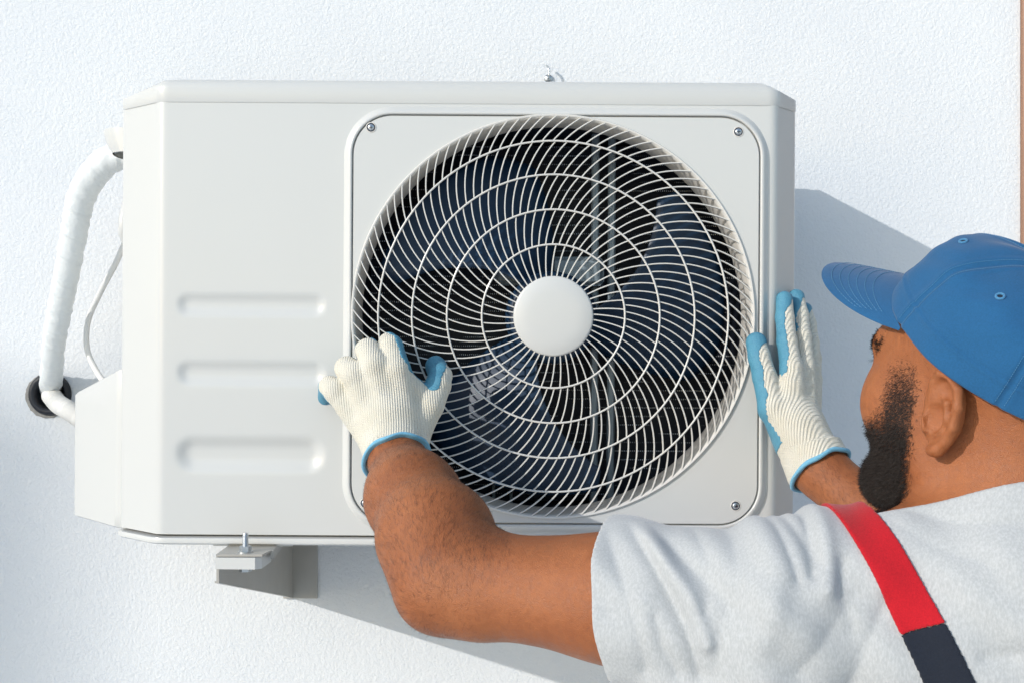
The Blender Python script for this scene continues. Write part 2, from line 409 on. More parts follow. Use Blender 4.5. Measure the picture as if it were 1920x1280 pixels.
# base pan
bp = MB(); Vl = []
for (o, z) in ((-.010, ZB + .002), (-.010, ZB - .0022), (-.0015, ZB - .0030), (.0030, ZB - .0042), (.0040, ZB - .0075), (.0036, ZB - .0105), (.0010, ZB - .0125), (-.02, ZB - .0128)):
    p_ = np.array(rounded(off_plan(o), .014, 6)); Vl.append(np.column_stack([p_, np.full(len(p_), z)]))
n = len(Vl[0]); nb = len(Vl); Q = [[i * n + j, i * n + j + 1, (i + 1) * n + j + 1, (i + 1) * n + j] for i in range(nb - 1) for j in range(n - 1)]
T = [[(nb - 1) * n + j, (nb - 1) * n + j + 1, nb * n] for j in range(n - 1)]
bp.add(np.vstack(Vl + [np.array([[-.07, 1.75, ZB - .0128]])]), Q, T)
sharp(bp.build('base_pan', M['paint'], ac).data, 40)
for fx in (-.325, .19):      # pressed feet under the pan
    f = MB(); f.box((fx - .05, 1.452, -.2568), (fx + .05, 1.74, -.2550), .002); f.build('foot', M['paint'], ac)
# long pressed groove on the pan front
# grille panel
gp = MB(); P, N = RR; o = -.0018
ang = np.arctan2(P[:, 1] - CZ, P[:, 0] - CX); RH = .2468
outer = P + N * o
rows = [np.column_stack([outer[:, 0], np.full(len(P), 1.462), outer[:, 1]]), np.column_stack([outer[:, 0], np.full(len(P), 1.4448), outer[:, 1]])]
o2 = P + N * (o - .0008); rows.append(np.column_stack([o2[:, 0], np.full(len(P), 1.4440), o2[:, 1]]))
circ = lambda rad, y: np.column_stack([CX + rad * np.cos(ang), np.full(len(P), y), CZ + rad * np.sin(ang)])
rows += [circ(RH + .0008, 1.4440), circ(RH, 1.4446), circ(RH - .0006, 1.452)]
n = len(P); i = np.arange(len(rows) - 1)[:, None]; j = np.arange(n)[None]
gp.add(np.vstack(rows), np.stack([i * n + j, i * n + (j + 1) % n, (i + 1) * n + (j + 1) % n, (i + 1) * n + j], -1).reshape(-1, 4))
gpo = gp.build('grille_panel', M['paint'], ac); sharp(gpo.data, 35)
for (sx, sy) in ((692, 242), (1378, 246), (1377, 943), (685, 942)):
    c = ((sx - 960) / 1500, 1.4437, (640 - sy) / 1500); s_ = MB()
    s_.lathe([(.0068, .0004), (.0064, -.0003), (.0058, -.0005), (.0054, -.0001), (.0001, -.0001)], c, 24)
    so = s_.build('screw_recess', M['shade'], gpo)
    d_ = MB(); d_.lathe([(.0054, .0), (.0053, -.0003), (.0001, -.0003)], c, 20); d_.build('screw_well_shade', M['dark'], so); h_ = MB(); h_.lathe([(.0042, -.0001), (.0040, -.0009), (.0028, -.0014), (.0001, -.0016)], c, 20); ho = h_.build('screw', M['steel'], so)  # flat dark disc paints the shade of a recess round the screw head
    x_ = MB(); x_.box((c[0] - .0022, c[1] - .0019, c[2] - .0005), (c[0] + .0022, c[1] - .0012, c[2] + .0004)); x_.box((c[0] - .0004, c[1] - .00195, c[2] - .0022), (c[0] + .0005, c[1] - .00125, c[2] + .0022)); x_.build('screw_slot', M['dark'], ho)
# shroud (bell mouth)
sh = MB(); sh.lathe([(.2475, 1.4455), (.2462, 1.4500), (.2448, 1.4550), (.2436, 1.4620), (.2430, 1.4720), (.2430, 1.488), (.2440, 1.4950), (.2465, 1.4995), (.2520, 1.501), (.2700, 1.502)], (CX, 0, CZ), 144)
sh.build('fan_shroud', M['shade'], ac)
# partition plate round the shroud and inner box
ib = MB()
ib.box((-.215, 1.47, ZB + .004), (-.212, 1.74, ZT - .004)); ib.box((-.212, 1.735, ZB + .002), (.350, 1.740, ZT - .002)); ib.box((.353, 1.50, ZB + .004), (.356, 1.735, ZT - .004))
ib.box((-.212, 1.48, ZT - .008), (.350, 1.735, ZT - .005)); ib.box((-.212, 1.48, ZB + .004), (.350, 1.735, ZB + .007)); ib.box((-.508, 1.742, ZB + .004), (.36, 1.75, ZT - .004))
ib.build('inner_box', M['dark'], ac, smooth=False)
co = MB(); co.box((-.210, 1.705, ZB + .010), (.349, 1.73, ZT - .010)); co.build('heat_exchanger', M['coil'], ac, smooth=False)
# guard rings and ribs
def gy(r): return 1.4418 - .007 * (1 - (r / RG) ** 2)
gd = MB(); rings = [.0885, .1318, .1752, .2172]
for r_ in rings:
    a = np.linspace(0, 2 * math.pi, 180, endpoint=False); gd.tube(np.stack([CX + r_ * np.cos(a), np.full(180, gy(r_) - .0012), CZ + r_ * np.sin(a)], 1), .00145, 8, closed=True, ry=.0012, up=(0, 1, 0))
gd.lathe([(.2512, 1.4440), (.2514, 1.4420), (.2503, 1.4405), (.2488, 1.4408), (.2472, 1.4430), (.2462, 1.4470), (.2480, 1.4474)], (CX, 0, CZ), 180, close=True)
slopes = [(.0485, .0885, 1.95, 48), (.0885, .1318, 2.85, 66), (.1318, .1752, 2.9, 86), (.1752, .2172, 3.2, 95), (.2172, .2495, 4.2, 101)]
acc = 0.
for k, (ra, rb, sl, cnt) in enumerate(slopes):
    K = 7; rr_ = np.linspace(ra, rb, K); th = -(sl * .92) * (rr_ - ra) - (sl * .16) * (rr_ - ra) ** 2 / (rb - ra)
    for q in range(cnt):
        a0 = 2 * math.pi * q / cnt + acc + .05; a = a0 + th
        P = np.stack([CX + rr_ * np.cos(a), np.array([gy(x) for x in rr_]) + .0014, CZ + rr_ * np.sin(a)], 1)
        T = np.gradient(P, axis=0); T /= np.linalg.norm(T, axis=1)[:, None]; S = np.cross(T, (0, 1, 0)); S /= np.linalg.norm(S, axis=1)[:, None]
        sec = [(-.0005, -.0022), (.0005, -.0022), (.00088, -.0014), (.0007, .0028), (-.0007, .0028), (-.00088, -.0014)]
        V = np.concatenate([(P[i] + S[i] * u + np.array((0, 1, 0)) * v)[None] for i in range(K) for (u, v) in sec]); m_ = len(sec)
        Q = [[i * m_ + j, i * m_ + (j + 1) % m_, (i + 1) * m_ + (j + 1) % m_, (i + 1) * m_ + j] for i in range(K - 1) for j in range(m_)]
        gd.add(V, Q)
    acc += -sl * (rb - ra)
gdo = gd.build('fan_guard', M['guard'], ac); sharp(gdo.data, 35)
hc = MB(); hc.lathe([(.0470, 1.4390), (.0492, 1.4375), (.0495, 1.4345), (.0488, 1.4328), (.0470, 1.4318), (.030, 1.4306), (.012, 1.4301), (.0001, 1.4300)], (CX, 0, CZ), 96); hco = hc.build('hub_cap', M['paint'], gdo)
# fan
fn = MB(); fn.lathe([(.0001, 1.488), (.03, 1.489), (.052, 1.492), (.058, 1.498), (.060, 1.512), (.060, 1.560), (.056, 1.562)], (CX, 0, CZ), 64)
fno = fn.build('fan_hub', M['blade'], ac)
for a0 in (228, 108, 348):
    bl = MB(); nu, nv = 30, 16; V = []
    for i in range(nu):
        u = i / (nu - 1); r_ = .056 + (.232 - .056) * u
        c0 = R(a0) + .50 * u; wd = R(46 + 30 * u ** .8)
        for j in range(nv):
            v = j / (nv - 1) - .5; wv = wd * (1 - .25 * max(0, u - .85) / .15 * abs(v * 2) ** 2)
            a = c0 + wv * v; y = 1.528 - (.034) * (v * 2) + .012 * (2 * v) ** 2 * u
            V.append((CX + r_ * math.cos(a), y, CZ + r_ * math.sin(a)))
    V = np.array(V); Q = [[i * nv + j, i * nv + j + 1, (i + 1) * nv + j + 1, (i + 1) * nv + j] for i in range(nu - 1) for j in range(nv - 1)]
    V2 = V + np.array((0, .0025, 0)); nn = len(V); E = []
    per = [j for j in range(nv)] + [i * nv + nv - 1 for i in range(1, nu)] + [(nu - 1) * nv + j for j in range(nv - 2, -1, -1)] + [i * nv for i in range(nu - 2, 0, -1)]
    E = [[per[k], per[(k + 1) % len(per)], per[(k + 1) % len(per)] + nn, per[k] + nn] for k in range(len(per))]
    bl.add(np.vstack([V, V2]), Q + [[q + nn for q in f[::-1]] for f in Q] + E); bl.build('fan_blade', M['blade'], ac)
mb = MB()
for px in (1112, 1143): mb.box((W(px - 7, 0, 1.62)[0], 1.612, ZB + .006), (W(px + 7, 0, 1.62)[0], 1.625, ZT - .007), .002)
for px in (958, 925): mb.box((W(px - 3, 0, 1.62)[0], 1.614, ZB + .006), (W(px + 3, 0, 1.62)[0], 1.625, -.12), .001)
mb.box((CX - .075, 1.59, CZ + .045), (CX + .075, 1.60, CZ + .085), .006); mb.lathe([(.0001, 1.57), (.05, 1.572), (.052, 1.58), (.052, 1.66), (.0001, 1.662)], (CX, 0, CZ), 32)
mb.build('motor_mount', M['rail'], ac, angle=35)
# valve cover on the left side
vc = MB()
pl = rounded([(-.505, 1.53), (-.520, 1.53), (-.621, 1.640), (-.621, 1.74), (-.505, 1.74)], .012, 6)
pl = np.array(pl); n = len(pl); Vl = []
def topz(x): return -.036 - .040 * (-.509 - x) / .112
lv = [(-.2490, -.004), (-.2470, 0)] + [(z, 0) for z in np.linspace(-.23, -.09, 6)]
rows = []
for z, o in lv: rows.append(np.column_stack([pl[:, 0] - o, pl[:, 1], np.full(n, z)]))
rows.append(np.array([(x, y, topz(x) - .004) for x, y in pl])); rows.append(np.array([(x + .003 * (x < -.53), y + .002, topz(x)) for x, y in pl]))
rows.insert(0, np.column_stack([pl[:, 0] + .01, pl[:, 1] + .01, np.full(n, -.2495)]))
m_ = len(rows); Q = [[i * n + j, i * n + j + 1, (i + 1) * n + j + 1, (i + 1) * n + j] for i in range(m_ - 1) for j in range(n - 1)]
V = np.vstack(rows + [np.array([[-.53, 1.70, topz(-.53)], [-.53, 1.70, -.2495]])]); t0 = (m_ - 1) * n
T = [[t0 + j, t0 + j + 1, m_ * n] for j in range(n - 1)] + [[j, j + 1, m_ * n + 1] for j in range(n - 1)]
vc.add(V, Q, T); vc.build('valve_cover', M['paint'], ac, angle=50)
# hand hold and small bump on the left side
hh = MB(); V = []; nu, nv = 16, 20
for i in range(nu):
    u = math.pi * i / (nu - 1)
    for j in range(nv):
        v = j / (nv - 1)
        V.append((-.510 - .052 * math.sin(u) ** .6 * (1 - .25 * v ** 3), 1.60 - .05 * math.cos(u), .283 - .032 * v + .006 * math.sin(math.pi * v)))
Q = [[i * nv + j, i * nv + j + 1, (i + 1) * nv + j + 1, (i + 1) * nv + j] for i in range(nu - 1) for j in range(nv - 1)]
V = np.array(V); V2 = V * 1; V2[:, 0] = -.510 + (V[:, 0] + .510) * .92; V2[:, 1] = 1.6 + (V[:, 1] - 1.6) * .92; hh.add(V, Q); hh.add(V2, Q)
top = [i * nv for i in range(nu)]; hh.add(np.vstack([V[top], [[-.51, 1.6, .289]]]), [], [[k, k + 1, nu] for k in range(nu - 1)])
hh.build('hand_hold', M['paint'], ac, fix=False)
kb = MB(); kb.tube([(-.515, 1.58, .195), (-.519, 1.58, .185), (-.520, 1.58, .16), (-.520, 1.58, .14), (-.518, 1.58, .128), (-.512, 1.58, .122)], [.004, .010, .013, .013, .010, .003], 16, ry=[.01, .03, .04, .04, .03, .01], up=(1, 0, 0)); kb.build('side_bump', M['paint'], ac)
ac.rotation_euler = (0, R(.35), 0)
BR_UP = True

# ------------------------------------------------------------------ wall bracket
br = empty('wall_bracket', (-.36, WALL, -.41), 'grey steel wall bracket under the left end of the air conditioner', 'bracket')
b = MB(); yb = WALL - .002
b.prism([(1.395, -.2665), (yb - .003, -.2665), (yb - .003, -.417), (1.395, -.296)], 'x', -.3655, -.3625)
b.prism([(1.395, -.2960), (yb - .004, -.4170), (yb - .004, -.4195), (1.395, -.2985)], 'x', -.3675, -.3625)
b.prism([(-.3655, 1.393), (-.3100, 1.393), (-.3050, 1.42), (-.3055, 1.50), (-.3355, yb), (-.3655, yb)], 'z', -.2664, -.2636)
b.prism([(-.3055, 1.42), (-.3025, 1.42), (-.322, 1.78), (-.326, 1.78)], 'z', -.2740, -.2637)
b.build('arm', M['bracket'], br, smooth=False)
b = MB(); b.box((-.3780, yb - .0035, -.421), (-.3225, yb, -.18), .0008); b.build('mounting_plate', M['bracket'], br, smooth=False)
b = MB(); b.prism([(-.3660, 1.392), (-.318, 1.390), (-.3110, 1.396), (-.309, 1.44), (-.3660, 1.44)], 'z', -.2812, -.2672); b.build('bracket_end', M['paint'], br, smooth=False)
bt = empty('bolt', (-.332, 1.405, -.29), 'zinc bolt with nut standing on the wall bracket end', 'bolt')
bx_, by_ = -.3335, 1.408
b = MB(); b.lathe([(.0001, -.2405), (.0030, -.2405), (.0034, -.2415), (.0034, -.2870), (.0001, -.2870)], (bx_, by_, 0), 16, 'z')
for k in range(12): b.lathe([(.0034, -.2425 - .0013 * k), (.0037, -.2431 - .0013 * k), (.0034, -.2436 - .0013 * k)], (bx_, by_, 0), 16, 'z')
b.build('threaded_rod', M['steel'], bt, angle=40)
def hexa(z0_, z1_, r_): return [(bx_ + r_ * math.cos(R(60 * k + 10)), by_ + r_ * math.sin(R(60 * k + 10))) for k in range(6)]
b = MB(); b.prism(hexa(0, 0, .0072), 'z', -.2628, -.2560); b.build('nut', M['steel'], bt, smooth=False)
b = MB(); b.lathe([(.0036, -.2636), (.0095, -.2636), (.0095, -.2622), (.0036, -.2622)], (bx_, by_, 0), 28, 'z', True); b.build('washer', M['steel'], bt, smooth=False)
b = MB(); b.prism(hexa(0, 0, .0078), 'z', -.2868, -.2814); b.build('bolt_head', M['steel'], bt, smooth=False)

# ------------------------------------------------------------------ pipe, hose, cable, sleeve, hook
def spline(P, n):
    P = np.array(P, float); out = []; m = len(P)
    for i in range(m - 1):
        p0, p1, p2, p3 = P[max(i - 1, 0)], P[i], P[i + 1], P[min(i + 2, m - 1)]
        for t in np.linspace(0, 1, n, endpoint=False): out.append(.5 * ((2 * p1) + (-p0 + p2) * t + (2 * p0 - 5 * p1 + 4 * p2 - p3) * t * t + (-p0 + 3 * p1 - 3 * p2 + p3) * t ** 3))
    out.append(P[-1]); return np.array(out)
pp = spline([W(262, 285, 1.66), W(220, 294, 1.66), W(188, 313, 1.67), W(153, 369, 1.69), W(138, 442, 1.71), W(120, 540, 1.74), W(102, 636, 1.78), W(97, 700, 1.825), W(95, 732, 1.90)], 24)
rad = np.interp(np.arange(len(pp)), [0, 24, 60, 120, len(pp)], [.024, .025, .027, .025, .0235])
# overlapping turns of tape: sawtooth wrap along a tilted phase
P = pp; T = np.gradient(P, axis=0); T /= np.linalg.norm(T, axis=1)[:, None]; P = spline(P[::4], 14); T = np.gradient(P, axis=0); T /= np.linalg.norm(T, axis=1)[:, None]
s_ = np.concatenate([[0], np.cumsum(np.linalg.norm(np.diff(P, axis=0), axis=1))]); rad = np.interp(s_ / s_[-1], [0, .15, .4, .8, 1], [.020, .0205, .0185, .0165, .0170])
n = 40; x = np.cross(T[0], (0, 1, 0)); V = []
for i in range(len(P)):
    x = x - T[i] * (x @ T[i]); x /= np.linalg.norm(x); y = np.cross(T[i], x)
    for k in range(n):
        a = 2 * math.pi * k / n; ph = (s_[i] / .046 + a / (2 * math.pi) + .22 * math.sin(s_[i] * 31)) % 1.0
        wr = .0008 * ph + .0008 * math.sin(a * 2 + s_[i] * 260 + 3 * math.sin(s_[i] * 40)) * math.sin(s_[i] * 70 + a) + .0002 * math.sin(s_[i] * 520 + a * 3 + 2 * math.sin(s_[i] * 90))
        V.append(P[i] + (x * math.cos(a) + y * math.sin(a)) * (rad[i] + wr))
b = MB(); i = np.arange(len(P) - 1)[:, None]; j = np.arange(n)[None]
b.add(np.array(V), np.stack([i * n + j, i * n + (j + 1) % n, (i + 1) * n + (j + 1) % n, (i + 1) * n + j], -1).reshape(-1, 4))
br.location = (-.35, WALL, -.4015); bt.location = (-.322, 1.405, -.2815)
tag(b.build('insulated_pipe', M['tape'], angle=28), 'thick pipe wrapped in white tape curving from unit into wall', 'pipe')
hp = spline([W(96, 740, 1.93), W(97, 742, 1.86), W(110, 757, 1.83), W(128, 768, 1.80), W(160, 790, 1.77)], 40)
s_ = np.concatenate([[0], np.cumsum(np.linalg.norm(np.diff(hp, axis=0), axis=1))]); b = MB(); b.tube(hp, .0135 + .0017 * np.sin(s_ / .0058 * 2 * math.pi), 20)
tag(b.build('drain_hose', M['cable'], angle=80), 'short white corrugated hose coming out of the wall hole', 'hose')
b = MB(); cp = spline([W(240, 440, 1.76), W(218, 492, 1.77), W(190, 545, 1.79), W(166, 600, 1.80), W(163, 650, 1.80), W(178, 690, 1.79), W(205, 730, 1.76)], 14); b.tube(cp, .0045, 12)
tag(b.build('power_cable', M['cable']), 'thin white cable looping beside the unit above the valve cover', 'cable')
b = MB(); V = []
prof_ = [(.0225, WALL + .06), (.0230, WALL - .004), (.0250, WALL - .010), (.0310, WALL - .010), (.0345, WALL - .004), (.0335, WALL + .004), (.030, WALL + .02)]
b.lathe([(r_, y) for r_, y in prof_], (HX, 0, HZ), 48)
tag(b.build('wall_sleeve', M['rubber']), 'black rubber ring sealing the pipe hole in the wall', 'seal')
b = MB(); n = 64; V = []
for k in range(n):
    a = 2 * math.pi * k / n; f = .0008 + .006 * max(0, math.cos(a - 3.7)) ** .7 + .0015 * random.random() * (math.cos(a - 3.7) > 0)
    for (rr_, y) in ((.029, WALL + .001), (.032, WALL - .0005), (.0325 + f * .9, WALL - .002), (.0335 + f, WALL - .0003)): V.append((HX + rr_ * math.cos(a), y - .001 * random.random(), HZ + rr_ * math.sin(a)))
Q = [[k * 4 + j, k * 4 + j + 1, ((k + 1) % n) * 4 + j + 1, ((k + 1) % n) * 4 + j] for k in range(n) for j in range(3)]
b.add(V, Q); b.build('broken_plaster', M['mortar'], house)
hk = MB(); c = W(1028, 148, WALL); hk.tube(spline([c + (0, .01, 0), c + (.0, -.015, .0), c + (.001, -.018, .006), c + (.0, -.017, .013), c + (-.003, -.012, .018)], 8), [.0017] * 33, 8)
hk.lathe([(.0001, WALL - .004), (.006, WALL - .004), (.007, WALL)], (c[0], 0, c[2]), 16)
tag(hk.build('wall_hook', M['steel']), 'small metal hook in the wall above the air conditioner', 'hook')
#@@PERSON
# ------------------------------------------------------------------ signed distance tools
F32 = np.float32
OFF8 = np.array([[i, j, k] for i in (0, 1) for j in (0, 1) for k in (0, 1)], dtype=np.int64)
def poly_sdf(f, lo, hi, h, levels=3, slack=1.35):
    lo = np.array(lo, float); hi = np.array(hi, float); H = h * 2 ** levels
    n = np.ceil((hi - lo) / H).astype(int)
    c = np.stack(np.meshgrid(*[np.arange(k) for k in n], indexing='ij'), -1).reshape(-1, 3).astype(np.int64)
    for L in range(levels, -1, -1):
        s = h * 2 ** L; d = f(((c + .5) * s + lo).astype(F32)); c = c[np.abs(d) < s * .87 * slack + .0002]
        if L: c = (c[:, None] * 2 + OFF8).reshape(-1, 3)
    D = n * 2 ** levels + 2
    lin = lambda q: (q[..., 0] * D[1] + q[..., 1]) * D[2] + q[..., 2]
    cid = lin(c); c = c[np.argsort(cid)]; cid = np.sort(cid)
    co = (c[:, None] + OFF8); cl = lin(co); u, inv = np.unique(cl, return_inverse=True); inv = inv.reshape(cl.shape)
    uk = u % D[2]; uj = (u // D[2]) % D[1]; ui = u // (D[1] * D[2]); P = (np.stack([ui, uj, uk], -1) * h + lo).astype(F32)
    v = f(P)[inv]; neg = v < 0; m = neg.any(1) & ~neg.all(1)
    c, cid, v, neg = c[m], cid[m], v[m], neg[m]
    acc = np.zeros((len(c), 3)); cnt = np.zeros(len(c))
    for a in range(8):
        for ax in range(3):
            if OFF8[a][ax]: continue
            b = a + (4, 2, 1)[ax]; x = neg[:, a] != neg[:, b]; t = np.where(x, v[:, a] / (v[:, a] - v[:, b] + 1e-12), 0)
            p = OFF8[a] + t[:, None] * np.eye(3)[ax]; acc += p * x[:, None]; cnt += x
    V = (c + acc / cnt[:, None]) * h + lo
    Q = []
    for ax in range(3):
        b1, b2 = [x for x in range(3) if x != ax]; e1 = np.eye(3, dtype=np.int64)[b1]; e2 = np.eye(3, dtype=np.int64)[b2]
        x = neg[:, 0] != neg[:, (4, 2, 1)[ax]]; i0 = np.nonzero(x)[0]; cc = c[i0]; ids = []; ok = np.ones(len(i0), bool)
        for q in (cc, cc - e1, cc - e1 - e2, cc - e2):
            l = lin(q); k = np.clip(np.searchsorted(cid, l), 0, len(cid) - 1); ok &= (cid[k] == l) & (q >= 0).all(1); ids.append(k)
        F = np.stack(ids, -1)[ok]; fl = neg[i0[ok], 0] ^ (ax == 1); F[~fl] = F[~fl][:, ::-1]; Q.append(F)
    return V, np.vstack(Q)
def sdf_obj(name, f, lo, hi, h, m, parent, smooth_it=0, levels=3, slack=1.35):
    V, Q = poly_sdf(f, lo, hi, h, levels, slack)
    me = mesh_np(name, V, [Q]); o = link(name, me, m, parent)
    return o, V, Q
def smin(a, b, k):
    h = np.maximum(k - np.abs(a - b), 0) / k; return np.minimum(a, b) - h * h * k * .25
def smax(a, b, k): return -smin(-a, -b, k)
def A(*x): return np.array(x, F32)
def cone(p, a, b, ra, rb):
    a = np.asarray(a, F32); b = np.asarray(b, F32); ab = b - a; t = np.clip(((p - a) @ ab) / (ab @ ab), 0, 1)
    return np.linalg.norm(p - a - t[:, None] * ab, axis=1) - (ra + t * (rb - ra))
def ell(p, c, r, B=None):
    q = p - np.asarray(c, F32)
    if B is not None: q = q @ np.asarray(B, F32).T
    r = np.asarray(r, F32); k0 = np.linalg.norm(q / r, axis=1); k1 = np.linalg.norm(q / (r * r), axis=1) + 1e-9
    return k0 * (k0 - 1) / k1
def chain(p, pts, rads, k):
    d = None
    for i in range(len(pts) - 1):
        e = cone(p, pts[i], pts[i + 1], rads[i], rads[i + 1]); d = e if d is None else smin(d, e, k)
    return d

# ------------------------------------------------------------------ the man
YAW = R(55); PIT = R(9); HS = 1.07
EAR_PT = W(1752, 770, .985)
Fh = np.array([-math.sin(YAW), math.cos(YAW), 0.]); Fh = np.array([-math.cos(R(90) - YAW) * 0 - .574, .819, 0.]); Lh = np.array([-.819, -.574, 0.]); Uh = np.array([0, 0, 1.])
Fp = Fh * math.cos(PIT) + Uh * math.sin(PIT); Up = Uh * math.cos(PIT) - Fh * math.sin(PIT)
HC = EAR_PT - Lh * .078 * HS
HB = np.stack([Fp, Lh, Up]).astype(F32)                       # rows: head axes
def Hd(f, l, u): return HC + (Fp * f + Lh * l + Up * u) * HS
tl = R(27); Fc = Fp * math.cos(tl) + Up * math.sin(tl); Uc = Up * math.cos(tl) - Fp * math.sin(tl)
CC = Hd(-.004, 0, .040); AF, AL, HCAP = .108 * HS, .087 * HS, .082 * HS
# body joints
SHL = W(1455, 1140, 1.0); ELL = W(836, 1087, 1.125); WRL = W(745, 862, 1.335); HAL = W(735, 800, 1.365)
SHR = np.array([.640, 1.06, -.235]); ELR = np.array([.565, 1.215, -.345]); WRR = W(1537, 880, 1.375); HAR = W(1500, 800, 1.40)
NB = np.array([.440, .985, -.215])
def face_sdf(p):
    q = ((p - HC.astype(F32)) @ HB.T) / F32(HS); f, l, u = q[:, 0], q[:, 1], q[:, 2]; s = q.copy(); s[:, 1] = np.abs(l)
    d = ell(q, (-.002, 0, .052), (.098, .077, .086))
    d = smin(d, ell(q, (.046, 0, -.008), (.054, .063, .088)), .03)
    d = smin(d, cone(s, A(.012, .052, -.050), A(.078, .018, -.086), .019, .017), .03)
    d = smin(d, ell(q, (.086, 0, -.080), (.022, .026, .02)), .02)
    d = smin(d, ell(s, (.058, .046, -.006), (.030, .023, .028)), .025)          # cheek
    d = smin(d, ell(s, (.030, .057, -.012), (.04, .014, .03)), .02)
    d = smin(d, cone(s, A(.094, .0, .040), A(.080, .040, .041), .012, .011), .015)
    d = smax(d, -ell(s, (.104, .033, .024), (.017, .018, .013)), .012)           # sockets
    d = smin(d, ell(s, (.0785, .033, .024), (.0135, .0145, .0125)), .003)         # lids
    d = smin(d, cone(q, A(.098, 0, .030), A(.117, 0, -.006), .007, .0095), .012)
    d = smin(d, ell(s, (.103, .0115, -.012), (.010, .008, .008)), .008)
    d = smin(d, cone(s, A(.099, 0, -.0405), A(.092, .02, -.044), .0068, .004), .006)
    d = smin(d, cone(s, A(.098, 0, -.052), A(.092, .017, -.050), .0075, .004), .006)
    d = smin(d, cone(q, A(-.030, 0, -.02), A(-.052, 0, -.10), .056, .056), .03)       # nape
    # ears
    fl = R(5); ea = np.array([-math.cos(fl), math.sin(fl), 0]); eb = np.array([0.05, .0, .999])
    for sg in (1, -1):
        qq = q.copy(); qq[:, 1] *= sg; m = (np.abs(qq[:, 1] - .08) < .06) & (np.abs(qq[:, 0] + .01) < .08) & (np.abs(qq[:, 2]) < .08)
        if not m.any(): continue
        z = qq[m]; o = np.array([.004, .0785, -.002])
        E = lambda a, b, c=0.: (o + ea * a + eb * b + np.cross(ea, eb) * c).astype(F32)
        nrm = np.cross(ea, eb); loc = z - o.astype(F32); pa = loc @ ea.astype(F32); pb = loc @ eb.astype(F32); pn = loc @ nrm.astype(F32)
        # plate
        r2 = ((pa - .014) / .0185) ** 2 + ((pb - .004) / .0325) ** 2; wide = np.where(pb < -.012, 1 + (-.012 - pb) * 22, 1)
        r2 = ((pa - .013) * wide / .0185) ** 2 + ((pb - .003) / .034) ** 2
        e = np.maximum((np.sqrt(r2) - 1) * .016, np.abs(pn + .001) - .0028)
        hel = [E(.002, .010, .0), E(.003, .024, .001), E(.010, .0335, .003), E(.021, .0335, .005), E(.0295, .025, .006), E(.031, .010, .006), E(.0275, -.006, .005), E(.020, -.019, .003), E(.012, -.027, .002), E(.007, -.029, .002)]
        e = smin(e, chain(z, hel, [.0030, .0032, .0036, .0038, .0038, .0036, .0034, .0036, .0050, .0045], .003), .004)
        anti = [E(.012, .020, .001), E(.0195, .012, .004), E(.0205, .0, .004), E(.0155, -.011, .003), E(.010, -.015, .002)]
        e = smin(e, chain(z, anti, [.0022, .0028, .0030, .0030, .0028], .003), .004)
        e = smin(e, cone(z, E(.001, -.004, .003), E(.0005, -.012, .003), .0042, .0036), .005)
        e = smax(e, -ell(z, E(.0085, -.002, .0055), (.0095, .0095, .0130)), .0015); e = smax(e, -ell(z, E(.0165, .020, .0055), (.0085, .0045, .0062)), .002)
        # root behind the ear
        e = smin(e, cone(z, E(.005, .014, -.007), E(.005, -.016, -.007), .008, .006), .006)
        d[m] = smin(d[m], e.astype(F32), .005)
    return d * F32(HS)
def arm_left(p):
    up = [SHL, (SHL * .55 + ELL * .45) + A(0, 0, -.005), ELL]
    d = chain(p, up, [.055, .0435, .043], .04)
    fa = (ELL * .72 + WRL * .28) + np.array([.006, -.004, .004]); fb = ELL * .35 + WRL * .65
    d = smin(d, chain(p, [ELL, fa, fb, WRL], [.042, .0530, .0450, .0305], .035), .04)
    d = smin(d, cone(p, ELL + A(-.012, -.016, -.014), ELL + A(.03, -.03, -.02), .018, .020), .03)     # point of the elbow
    d = smin(d, cone(p, (SHL + ELL) / 2 + A(.03, -.02, -.022), ELL + A(.05, -.02, -.012), .028, .022), .04)   # triceps
    d = smin(d, cone(p, (SHL + ELL) / 2 + A(.02, .02, .02), ELL + A(.06, .02, .012), .026, .020), .04)   # biceps
    d = smin(d, cone(p, WRL, HAL, .0285, .026), .02)
    return d
def arm_right(p):
    d = chain(p, [SHR, (SHR + ELR) / 2, ELR], [.062, .056, .045], .04)
    fa = ELR * .72 + WRR * .28; fb = ELR * .35 + WRR * .65
    d = smin(d, chain(p, [ELR, fa, fb, WRR], [.043, .0500, .0400, .0300], .035), .04)
    return smin(d, cone(p, WRR, HAR, .027, .024), .02)
def torso(p, g=0.):
    d = chain(p, [SHL + A(.02, 0, 0), NB + A(-.03, .02, -.03), NB + A(.03, .02, -.03), SHR - A(.02, 0, 0)], [.054, .075, .075, .060], .05)
    d = smin(d, ell(p, (.437, 1.035, -.40), (.195, .125, .24)), .07)
    d = smin(d, ell(p, (.437, 1.055, -.68), (.170, .125, .22)), .07)
    d = smin(d, ell(p, (.437, 1.060, -.90), (.175, .125, .14)), .07)
    d = smin(d, chain(p, [Hd(-.030, 0, -.035), NB + A(-.01, .03, .04), NB], [.058, .062, .080], .04), .05)
    d = smin(d, cone(p, NB + A(0, .01, .04), SHL + A(.030, .0, .022), .050, .042), .03)
    d = smin(d, cone(p, NB + A(0, .01, .04), SHR + A(-.06, .0, .035), .052, .035), .05)
    return d
def body_sdf(p):
    d = smin(torso(p), arm_left(p), .04); d = smin(d, arm_right(p), .04)
    m = np.linalg.norm(p - HC.astype(F32), axis=1) < .24
    if m.any(): d[m] = smin(d[m], face_sdf(p[m]), .022)
    qc = (p - CC.astype(F32)) @ np.stack([Fc, Lh, Uc]).astype(F32).T; e = (np.linalg.norm(qc / A(AF - .002, AL - .002, HCAP - .003), axis=1) - 1) * .085; d = np.where(m, smax(d, np.minimum(e, qc[:, 2] + .004).astype(F32), .003), d)
    return d
